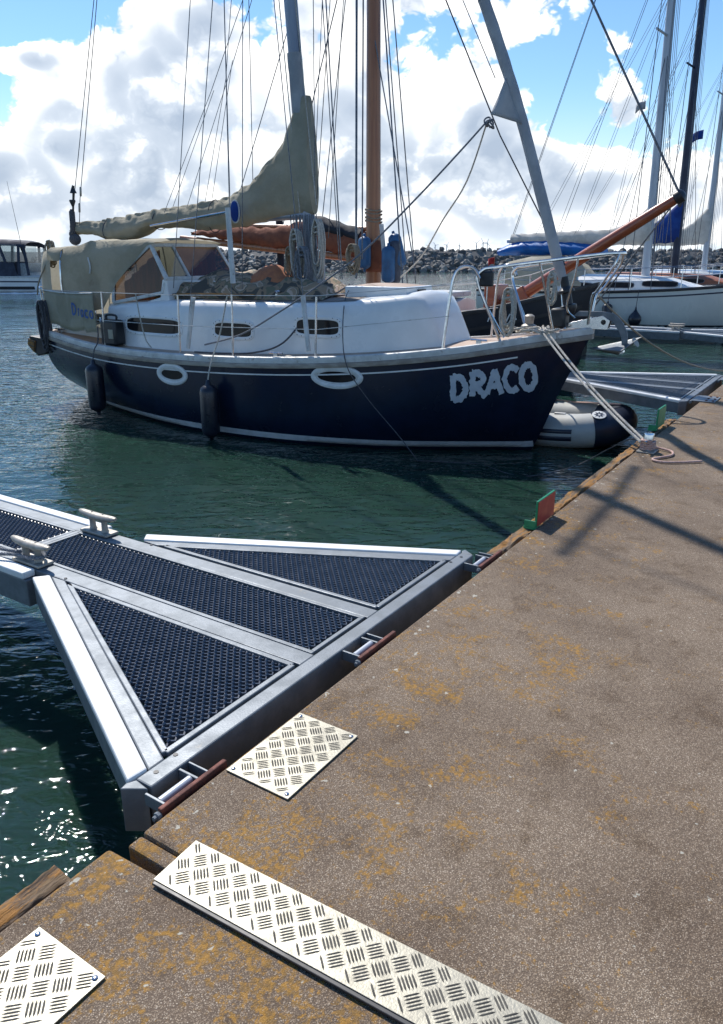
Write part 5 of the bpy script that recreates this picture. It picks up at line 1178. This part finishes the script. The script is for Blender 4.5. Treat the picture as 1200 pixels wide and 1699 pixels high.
# ------------------------------------------------------------------ modern yachts beyond
def yacht(name, label, fr, L, beam, fb, hullmat, mastx, mastmat, mh, boomz, coverm, cab=True, cabm='boat_white', stripe='mast_navy', mr=(.10, .075), rake=.02, cover_h=.45, boomlen=4.2):
    hh = Hull(L, [(0, fb * .92), (L * .35, fb * .93), (L * .7, fb * 1.02), (L, fb * 1.18)], [(0, beam * .36), (L * .25, beam * .47), (L * .5, beam * .5), (L * .75, beam * .37), (L * .92, beam * .13), (L, .03)],
              [(0, .05), (L * .15, -.25), (L * .5, -.45), (L * .85, -.25), (L * .93, 0), (L, fb * 1.16)], [(0, 4), (L * .3, 5), (L * .6, 6), (L * .85, 2.6), (L, 1.3)])
    Y = thing(name, label, 'sailboat', fr, 'yachts moored along the pier')
    hh.shell(46, 12).build('hull', hullmat, Y, smooth=60)
    hh.band(.1, L * .93, lambda x: -.1, lambda x: .42, .004, 40).build('antifouling', 'antifoul', Y, smooth=60)
    hh.band(.05, L * .985, lambda x: hh.zs(x) - .17, lambda x: hh.zs(x) - .13, .004, 40, nzb=2).build('cove_stripe', stripe, Y, smooth=60)
    hh.rail(0, L, -.03, .05, .012, .03).build('toe_rail', 'black_plastic' if stripe else 'varnish', Y, smooth=40)
    hh.deck(.05, L * .99, -.005).build('deck', 'boat_white', Y)
    if cab:
        x0, x1 = L * .30, L * .78
        def sec(x, f):
            b_ = hh.bb(x) * .68; z = hh.zs(x); h_ = .42 * f
            return [(x, -b_, z - .02), (x, -b_ * .93, z + h_ * .8), (x, -b_ * .82, z + h_), (x, 0, z + h_ + .07 * f), (x, b_ * .82, z + h_), (x, b_ * .93, z + h_ * .8), (x, b_, z - .02)]
        MB().loft([sec(x0, 1), sec(x0 + .6, 1.02), sec((x0 + x1) / 2, .9), sec(x1 - .9, .72), sec(x1, .06)], False, True, True).build('cabin', cabm, Y, smooth=35)
        for i in range(3):
            xa = x0 + .25 + i * 1.15; xb = xa + .95
            def ys(x, z):
                b_ = hh.bb(x) * .68; t = (z - hh.zs(x) + .02) / (.42 * .95 * .8); return -(b_ * (1 - .07 * min(1.2, t)))
            zc = hh.zs(xa) + .20
            o = ring_on(ys, (xa + xb) / 2, zc, (xb - xa) / 2, .085, .02, .012, 24, 4).build('window', 'wire', Y); disc_on(ys, (xa + xb) / 2, zc, (xb - xa) / 2 - .015, .07, .008, 24, 4).build('pane', 'glass_dark', o)
    mm = mast_mesh(mastx, fb + .3, mh, mr[0], mr[1], rake, 14).build('mast', mastmat, Y, smooth=60)
    bz = boomz; x1 = mastx - .12; x0 = x1 - boomlen
    MB().tube([(x0 - .15, 0, bz + .02), (x1, 0, bz)], .06, 10).build('boom', mastmat, Y)
    tp_ = tab([(x0, bz + .22), (x0 + boomlen * .5, bz + .30), (x1 - .9, bz + cover_h * .9), (x1 - .35, bz + cover_h * 1.6), (x1 + .16, bz + cover_h * 2.6)])
    bundle(tp_, tab([(x0, bz - .06), (x0 + boomlen * .6, bz - .14), (x1, bz - .10)]), .15, x0, x1 + .15, L, 40, 14, .022).build('sail_cover', coverm, Y, smooth=75)
    for zz in (mh * .52, mh * .74):
        xm = mastx - rake * (zz - fb)
        for sg in (-1, 1): MB().tube([(xm, 0, zz), (xm - .12, sg * .75, zz + .05)], .03, 6).build('spreader', mastmat, mm)
    zt = mh - .2; xm = mastx - rake * (zt - fb)
    segs = [((mastx - .1, sg * hh.bb(mastx) * .93, fb), (mastx - .2, sg * .78, mh * .52), .012) for sg in (-1, 1)] + [((mastx - .2, sg * .78, mh * .52), (xm, 0, zt), .010) for sg in (-1, 1)] + [((mastx + sx_, sg * hh.bb(mastx) * .9, fb), (mastx - .1, 0, mh * .51), .010) for sg in (-1, 1) for sx_ in (-.5, .5)]
    segs += [((.15, 0, fb), (xm, 0, zt), .010), ((L * .985, 0, fb * 1.15), (xm, 0, zt), .012), ((x0, 0, bz), (xm, 0, zt), .008)]
    lines(Y, segs)
    for k in range(5): lines(Y, [((mastx + .12 + .06 * k, .05 * (k - 2), fb + .8), (xm + .05, .03 * (k - 2), zt), .007)], 'rope_grey', 'halyard')
    lines(Y, [((x0 + boomlen * q, sg * .12, bz + .2), (mastx - .15, sg * .1, mh * .6), .006) for q in (.2, .5, .75) for sg in (-1, 1)], 'rope_grey', 'lazy_jack')
    for x in rng(L * .12, L * .9, 6):
        for sg in (-1, 1):
            y = sg * (hh.bb(x) - .05); MB().tube([(x, y, hh.zs(x)), (x, y, hh.zs(x) + .62)], .012, 6).build('stanchion', 'stainless', Y)
    for sg in (-1, 1):
        for dz in (.34, .62): MB().tube([(x, sg * (hh.bb(x) - .05), hh.zs(x) + dz) for x in rng(.15, L * .97, 10)], .007, 5).build('guard_wire', 'stainless', Y)
        MB().tube(spline([(L * .90, sg * (hh.bb(L * .90) - .05), hh.zs(L * .9)), (L * .90, sg * (hh.bb(L * .9) - .05), hh.zs(L * .9) + .6), (L * .97, sg * .12, hh.zs(L) + .62), (L * 1.0, 0, hh.zs(L) + .62)], 5), .016, 7).build('pulpit', 'stainless', Y)
    return Y, hh
CF = frame((4.23, 25.88, WL), -33.5)
Y1, h1 = yacht('sailing_yacht', 'cream hulled yacht with a white boom cover and a round dark fender', CF, 8.2, 3.0, 1.32, 'cream_hull', 4.86, 'mast_pale', 15.0, 2.66, 'sail_white', mr=(.125, .095), boomlen=4.1, cover_h=.40)
# spray hood, cockpit cover and blue roll on the cream yacht
rows = [[(x, y, zz) for y, zz in ((-1.0, 1.40), (-.98, 1.4 + h * .6), (-.8, 1.4 + h * .92), (0, 1.4 + h), (.8, 1.4 + h * .92), (.98, 1.4 + h * .6), (1.0, 1.40))] for x, h in ((.9, .72), (1.5, .86), (2.3, .88), (2.9, .62), (3.3, .12))]
o = MB().loft(rows, False, True, True).build('spray_hood', 'canvas_pale', Y1, smooth=60)
MB().prism([(2.45, -.99, 1.62), (3.0, -.97, 1.62), (2.85, -.94, 1.86), (2.5, -.93, 1.98)], (0, -.012, 0)).build('hood_window', 'glass_dark', o, smooth=0)
bl = bundle(tab([(.3, 2.48), (1.0, 2.70), (2.6, 2.66), (3.8, 2.48)]), tab([(.3, 2.24), (1.2, 2.26), (2.6, 2.26), (3.6, 2.28)]), .34, .3, 3.6, 9, 40, 18, .012)
tag(bl.build('rolled_tarpaulin', 'tarp_blue', smooth=75, xform=CF), 'bright blue rolled tarpaulin lying over the spray hood of the cream yacht', 'tarpaulin')
fender((4.320, -1.620, 1.035)[0], -1.62, .98, .10, .14, 'dark cylinder fender on the side of the cream yacht', 'fender_navy', CF, [(0, 0, .04), (0, .08, .40)], 'fenders on the cream yacht')
t = thing('ball_fender', 'round dark ball fender hanging on a line from the cream yacht', 'fender', CF @ Matrix.Translation((5.1, -1.60, .62)), 'fenders on the cream yacht')
MB().lathe([(.015, .30), (.03, .22), (.07, .15), (.16, .04), (.18, -.06), (.14, -.17), (.05, -.21)], n=18).build('ball', 'fender_navy', t, smooth=60); MB().tube([(0, 0, .28), (0, .12, .75)], .009, 6).build('lanyard', 'rope_dark', t)
def flag(p, w, h, mt, label, fr, name='flag', ang=0):
    rows = [[(p[0] - w * t, p[1] + .04 * math.sin(t * 7 + s_) , p[2] - h * s_ - .35 * w * t * t) for s_ in rng(0, 1, 4)] for t in rng(0, 1, 7)]
    o = MB().loft(rows).build(name, mt, smooth=60, xform=fr); m_ = o.modifiers.new('thick', 'SOLIDIFY'); m_.thickness = .006; return tag(o, label, 'flag')
pm('flag_red', (.42, .02, .02), (.30, .015, .015), .8)
flag((.30, -.5, 2.2), .22, .20, 'flag_red', 'red flag on a short staff at the stern of the cream yacht', CF)
tag(MB().tube([(.25, -.5, 1.3), (.31, -.5, 2.25)], .010, 6).build('flagstaff', 'varnish', xform=CF), 'short wooden flagstaff at the stern of the cream yacht', 'flagstaff')
flag((4.444, -0.400, 6.234), .26, .20, 'sail_grey', 'small grey pennant high beside the pale mast', CF)
EF = frame((6.92, 31.0, WL), -33.5)
Y2, h2 = yacht('sailing_yacht', 'yacht with a dark blue mast and a bright blue mainsail cover', EF, 9.0, 3.1, 1.25, 'boat_white', 5.0, 'mast_navy', 15.5, 2.75, 'sail_blue', cabm='ochre', mr=(.135, .11), cover_h=.55, boomlen=4.4)
GF = frame((10.77, 36.8, WL), -33.5)
Y3, h3 = yacht('sailing_yacht', 'white yacht with a slim pale mast and loose white mainsail', GF, 9.0, 3.1, 1.25, 'boat_white', 4.7, 'mast_pale', 16, 2.75, 'sail_white', mr=(.12, .10), cover_h=.65)
flag((4.039, -0.400, 7.074), .42, .34, 'sail_blue', 'small blue pennant beside the slim pale mast', GF)
GF2 = frame((21.5, 43.5, WL), -33.5)
Y4, h4 = yacht('sailing_yacht', 'white yacht with low pale cabin beyond the loose white mainsail', GF2, 8.5, 3.0, 1.2, 'boat_white', 4.6, 'mast_pale', 14, 2.6, 'sail_grey', cover_h=.35)

# ------------------------------------------------------------------ motor cruiser passing on the left
XF = frame((-19.15, 49.0, WL), 176)
X = thing('motor_cruiser', 'white motor cruiser with a dark blue canvas cockpit tent under way', 'motorboat', XF)
hx = Hull(10, [(0, .95), (5, 1.0), (8, 1.2), (10, 1.45)], [(0, 1.45), (4, 1.6), (7, 1.35), (9, .65), (10, .03)], [(0, -.2), (7, -.3), (9, 0), (10, 1.42)], [(0, 7), (5, 6), (8, 3), (10, 1.3)])
hx.shell(40, 12).build('hull', 'boat_white', X, smooth=60)
hx.band(0, 9.6, lambda x: hx.zs(x) - .30, lambda x: hx.zs(x) - .22, .01, 40).build('hull_stripe', 'mast_navy', X, smooth=60)
hx.band(.4, 8.5, lambda x: .24, lambda x: .42, .006, 40).build('window_band', 'black_plastic', X, smooth=60)
hx.deck(.02, 9.9, .0).build('deck', 'boat_white', X)
hx.rail(0, 10, -.05, .05, .03, .05).build('rubbing_rail', 'rail_white', X)
MB().box(-.62, -.01, -1.2, 1.2, .28, .40).build('swim_platform', 'boat_white', X, bevel=.03)
# canvas: solid lower skirt, posts and roof, clear panes between
def ribx(x, half, zt): return [(x, half * s_ * k, z) for s_, k, z in ((-1, 1, 1.0), (-1, 1.0, 1.75), (-1, .97, zt - .35), (-1, .85, zt - .1), (-1, .45, zt), (1, .45, zt), (1, .85, zt - .1), (1, .97, zt - .35), (1, 1.0, 1.75), (1, 1, 1.0))]
MB().loft([ribx(.75, 1.28, 2.95)[2:8], ribx(1.2, 1.32, 3.05)[2:8], ribx(2.5, 1.35, 3.12)[2:8], ribx(4.6, 1.32, 3.10)[2:8]]).build('canopy_roof', 'canvas_dark', X, smooth=50)
for sg in (-1, 1):
    MB().prism([(1.4, sg * 1.38, 1.0), (5.0, sg * 1.40, 1.02), (5.0, sg * 1.38, 1.85), (1.55, sg * 1.36, 1.80)], (0, sg * .02, 0)).build('canopy_skirt', 'canvas_dark', X, smooth=0)
    for xa, xb in ((.85, .70), (1.15, 1.30), (2.35, 2.05), (2.85, 3.05), (4.2, 4.5)):
        MB().bar((xb, sg * 1.37, 1.05 if xb < 1.5 else 1.8), (xa, sg * 1.30, 2.82), .16, .05, (0, 1, 0)).build('canopy_post', 'canvas_dark', X, smooth=0)
    MB().prism([(1.45, sg * 1.36, 1.8), (4.5, sg * 1.36, 1.85), (4.3, sg * 1.30, 2.8), (1.3, sg * 1.30, 2.8)], (0, sg * .008, 0)).build('canopy_pane', 'glass_vinyl', X, smooth=0)
MB().prism([(.70, -1.25, 1.2), (.70, 1.25, 1.2), (.75, 1.2, 2.6), (.75, -1.2, 2.6)], (.01, 0, 0)).build('canopy_rear_pane', 'glass_vinyl', X, smooth=0)
MB().prism([(4.6, -1.3, 1.0), (7.6, -.95, 1.1), (6.3, -.95, 1.75), (5.4, -1.1, 1.9), (4.7, -1.2, 2.9)], (0, 2.4, 0)).build('cabin', 'boat_white', X, bevel=.06)
MB().box(.9, 1.5, -.9, .9, .95, 1.75).build('cockpit_bench', 'rail_white', X, bevel=.05)
MB().box(3.6, 4.4, -.9, .9, .95, 1.9).build('helm', 'dark_inside', X, bevel=.05)
MB().tube([(1.0, .9, 1.2), (1.5, .9, 6.3)], [.02, .008], 6).build('antenna', 'black_plastic', X)
# ship's tender carried on the swim platform
td = thing('tender', 'small white tender with a dark outboard carried on the stern of the motor cruiser', 'dinghy', XF @ Matrix.Translation((-.45, 0, .62)) @ Matrix.Rotation(R(90), 4, 'Z') @ Matrix.Rotation(R(-12), 4, 'Y'))
ht = Hull(2.9, [(0, .62), (1.5, .60), (2.9, .85)], [(0, .60), (1.3, .70), (2.3, .5), (2.9, .06)], [(0, .02), (1.8, .0), (2.5, .2), (2.9, .8)], [(0, 6), (1.5, 5), (2.9, 1.5)])
ob = ht.shell(24, 8).xf(Matrix.Translation((-1.45, 0, 0))).build('hull', 'clinker_white', td, smooth=60)
ht.band(.0, 2.8, lambda x: ht.zs(x) - .30, lambda x: ht.zs(x) - .08, .01, 20).xf(Matrix.Translation((-1.45, 0, 0))).build('topside', 'boat_white', td, smooth=60)
ht.rail(0, 2.9, -.05, .03, .03, .05, 24).xf(Matrix.Translation((-1.45, 0, 0))).build('gunwale', 'rail_white', td)
MB().box(-1.72, -1.46, -.16, .16, .45, .95).build('outboard', 'fender_grey', td, bevel=.06); MB().box(-1.64, -1.54, -.05, .05, -.05, .45).build('outboard_leg', 'fender_grey', td, bevel=.02)
MB().tube(spline([(1.3, -.3, .8), (1.35, -.3, 1.15), (1.35, .3, 1.15), (1.3, .3, .8)], 5), .02, 6).build('bow_hoop', 'stainless', td)
MB().lathe([(.16, 0), (.17, .1), (.10, .25)], (-.3, 0, .5), n=12).build('bucket', 'orange_cloth', td)
# foam along its waterline
bm = MB()
for i in range(150):
    x = -1.5 + 10 * rnd.random(); y = 1.5 + .5 * rnd.random() ** 2 + (.0 if x > 0 else -.6 * rnd.random()); s_ = .07 + .14 * rnd.random()
    bm.ell((x, y, .01), (s_ * 1.9, s_ * 1.1, .035 + .05 * rnd.random()), 7, 4)
for i in range(60):
    x = -7 * rnd.random(); bm.ell((x, 1.2 * (rnd.random() * 2 - 1), .01), (.22, .10, .03), 7, 4)
fo = bm.build('wake_foam', 'foam', xform=XF, smooth=60); fo['kind'] = 'stuff'; tag(fo, 'white wake foam along the waterline of the motor cruiser', 'foam')

# ------------------------------------------------------------------ stone breakwater, far shore, wind turbines
line_ = [(-190, 330), (-70, 190), (-35, 128), (0, 109), (30, 113), (60, 120), (130, 140), (240, 170)]
tx = tab([(i, p[0]) for i, p in enumerate(line_)]); ty = tab([(i, p[1]) for i, p in enumerate(line_)])
bw_ = thing('breakwater', 'long low breakwater of loose dark boulders across the harbour mouth', 'breakwater', Matrix.Translation((0, 0, WL)))
def bpt(s): return Vector((tx(s), ty(s), 0))
def bnorm(s):
    t = (bpt(s + .02) - bpt(s - .02)).normalized(); return Vector((t.y, -t.x, 0))   # towards the harbour
rows = []
for s in rng(.02, 6.98, 120):
    p = bpt(s); n = bnorm(s); rows.append([p + n * 4.5 + Vector((0, 0, -.4)), p + n * .8 + Vector((0, 0, 2.5)), p - n * 2.2 + Vector((0, 0, 2.6)), p - n * 6 + Vector((0, 0, -.4))])
MB().loft(rows).build('core', 'rock', bw_, smooth=0)
bm = MB(); phi = (1 + 5 ** .5) / 2
ico = [Vector(v).normalized() for v in ((-1, phi, 0), (1, phi, 0), (-1, -phi, 0), (1, -phi, 0), (0, -1, phi), (0, 1, phi), (0, -1, -phi), (0, 1, -phi), (phi, 0, -1), (phi, 0, 1), (-phi, 0, -1), (-phi, 0, 1))]
icf = [(0, 11, 5), (0, 5, 1), (0, 1, 7), (0, 7, 10), (0, 10, 11), (1, 5, 9), (5, 11, 4), (11, 10, 2), (10, 7, 6), (7, 1, 8), (3, 9, 4), (3, 4, 2), (3, 2, 6), (3, 6, 8), (3, 8, 9), (4, 9, 5), (2, 4, 11), (6, 2, 10), (8, 6, 7), (9, 8, 1)]
s = .9
while s < 6.6:
    p = bpt(s); n = bnorm(s); dist = p.length; size = .55 * max(1, dist / 150)
    for k in range(9):
        f = (k + rnd.random()) / 9; q = p + n * (4.6 - 4.6 * f) + Vector((0, 0, -.2 + 2.85 * f)) + Vector((rnd.uniform(-.3, .3), rnd.uniform(-.2, .2), rnd.uniform(-.12, .12)))
        r_ = size * rnd.uniform(.6, 1.25); rot = Matrix.Rotation(rnd.random() * 6.28, 3, 'Z') @ Matrix.Rotation(rnd.random() * 6.28, 3, 'X'); sc3 = Vector((rnd.uniform(.8, 1.25), rnd.uniform(.7, 1.1), rnd.uniform(.6, .95)))
        bm.add([q + rot @ Vector((v.x * sc3.x, v.y * sc3.y, v.z * sc3.z)) * r_ * rnd.uniform(.82, 1.12) for v in ico], icf)
    step = (bpt(s + .01) - bpt(s)).length / .01
    s += size * 1.05 / step
stuff(bm.build('boulders', 'rock', bw_, smooth=0, fix=False))
rows = []
for i, x in enumerate(rng(-4200, 4200, 420)):
    h_ = 7 + 6 * nz(x * .004, 3) + 4 * nz(x * .02, 7) + 2.5 * nz(x * .09, 2); rows.append([(x, 2900, 0), (x, 2920, max(2, h_)), (x, 2990, max(1.5, h_ * .8)), (x, 3080, 0)])
struct(MB().loft(rows).build('far_shore', 'coast_trees_hazed', smooth=40, xform=Matrix.Translation((0, 0, WL))))
def turbine(px, base, d, hub, ang):
    x = px * d
    t = thing('wind_turbine', 'tiny pale wind turbine on the far shore', 'wind turbine', Matrix.Translation((x, d, WL)) @ Matrix.Rotation(R(ang), 4, 'Z'), 'wind turbines on the horizon')
    MB().tube([(0, 0, 0), (0, 0, hub)], [2.2, 1.4], 8).build('tower', 'turbine', t)
    MB().box(-1.6, 1.6, -3.5, 4.5, hub - 1.4, hub + 1.6).build('nacelle', 'turbine', t)
    a0 = rnd.random() * 6
    for k in range(3):
        a = a0 + k * 2.0944; dr_ = Vector((math.sin(a), 0, math.cos(a))); MB().bar(Vector((0, -4, hub)) + dr_ * 1.5, Vector((0, -4, hub)) + dr_ * hub * .42, 1.5, .6, (0, 1, 0)).build('blade', 'turbine', t)
for px in (712, 722, 741, 762, 790, 801, 808): turbine((px - 600) / 1331, 0, 3200 + 40 * ((px * 7) % 9), 42 if px > 770 else 34, (px * 13) % 50 - 25)
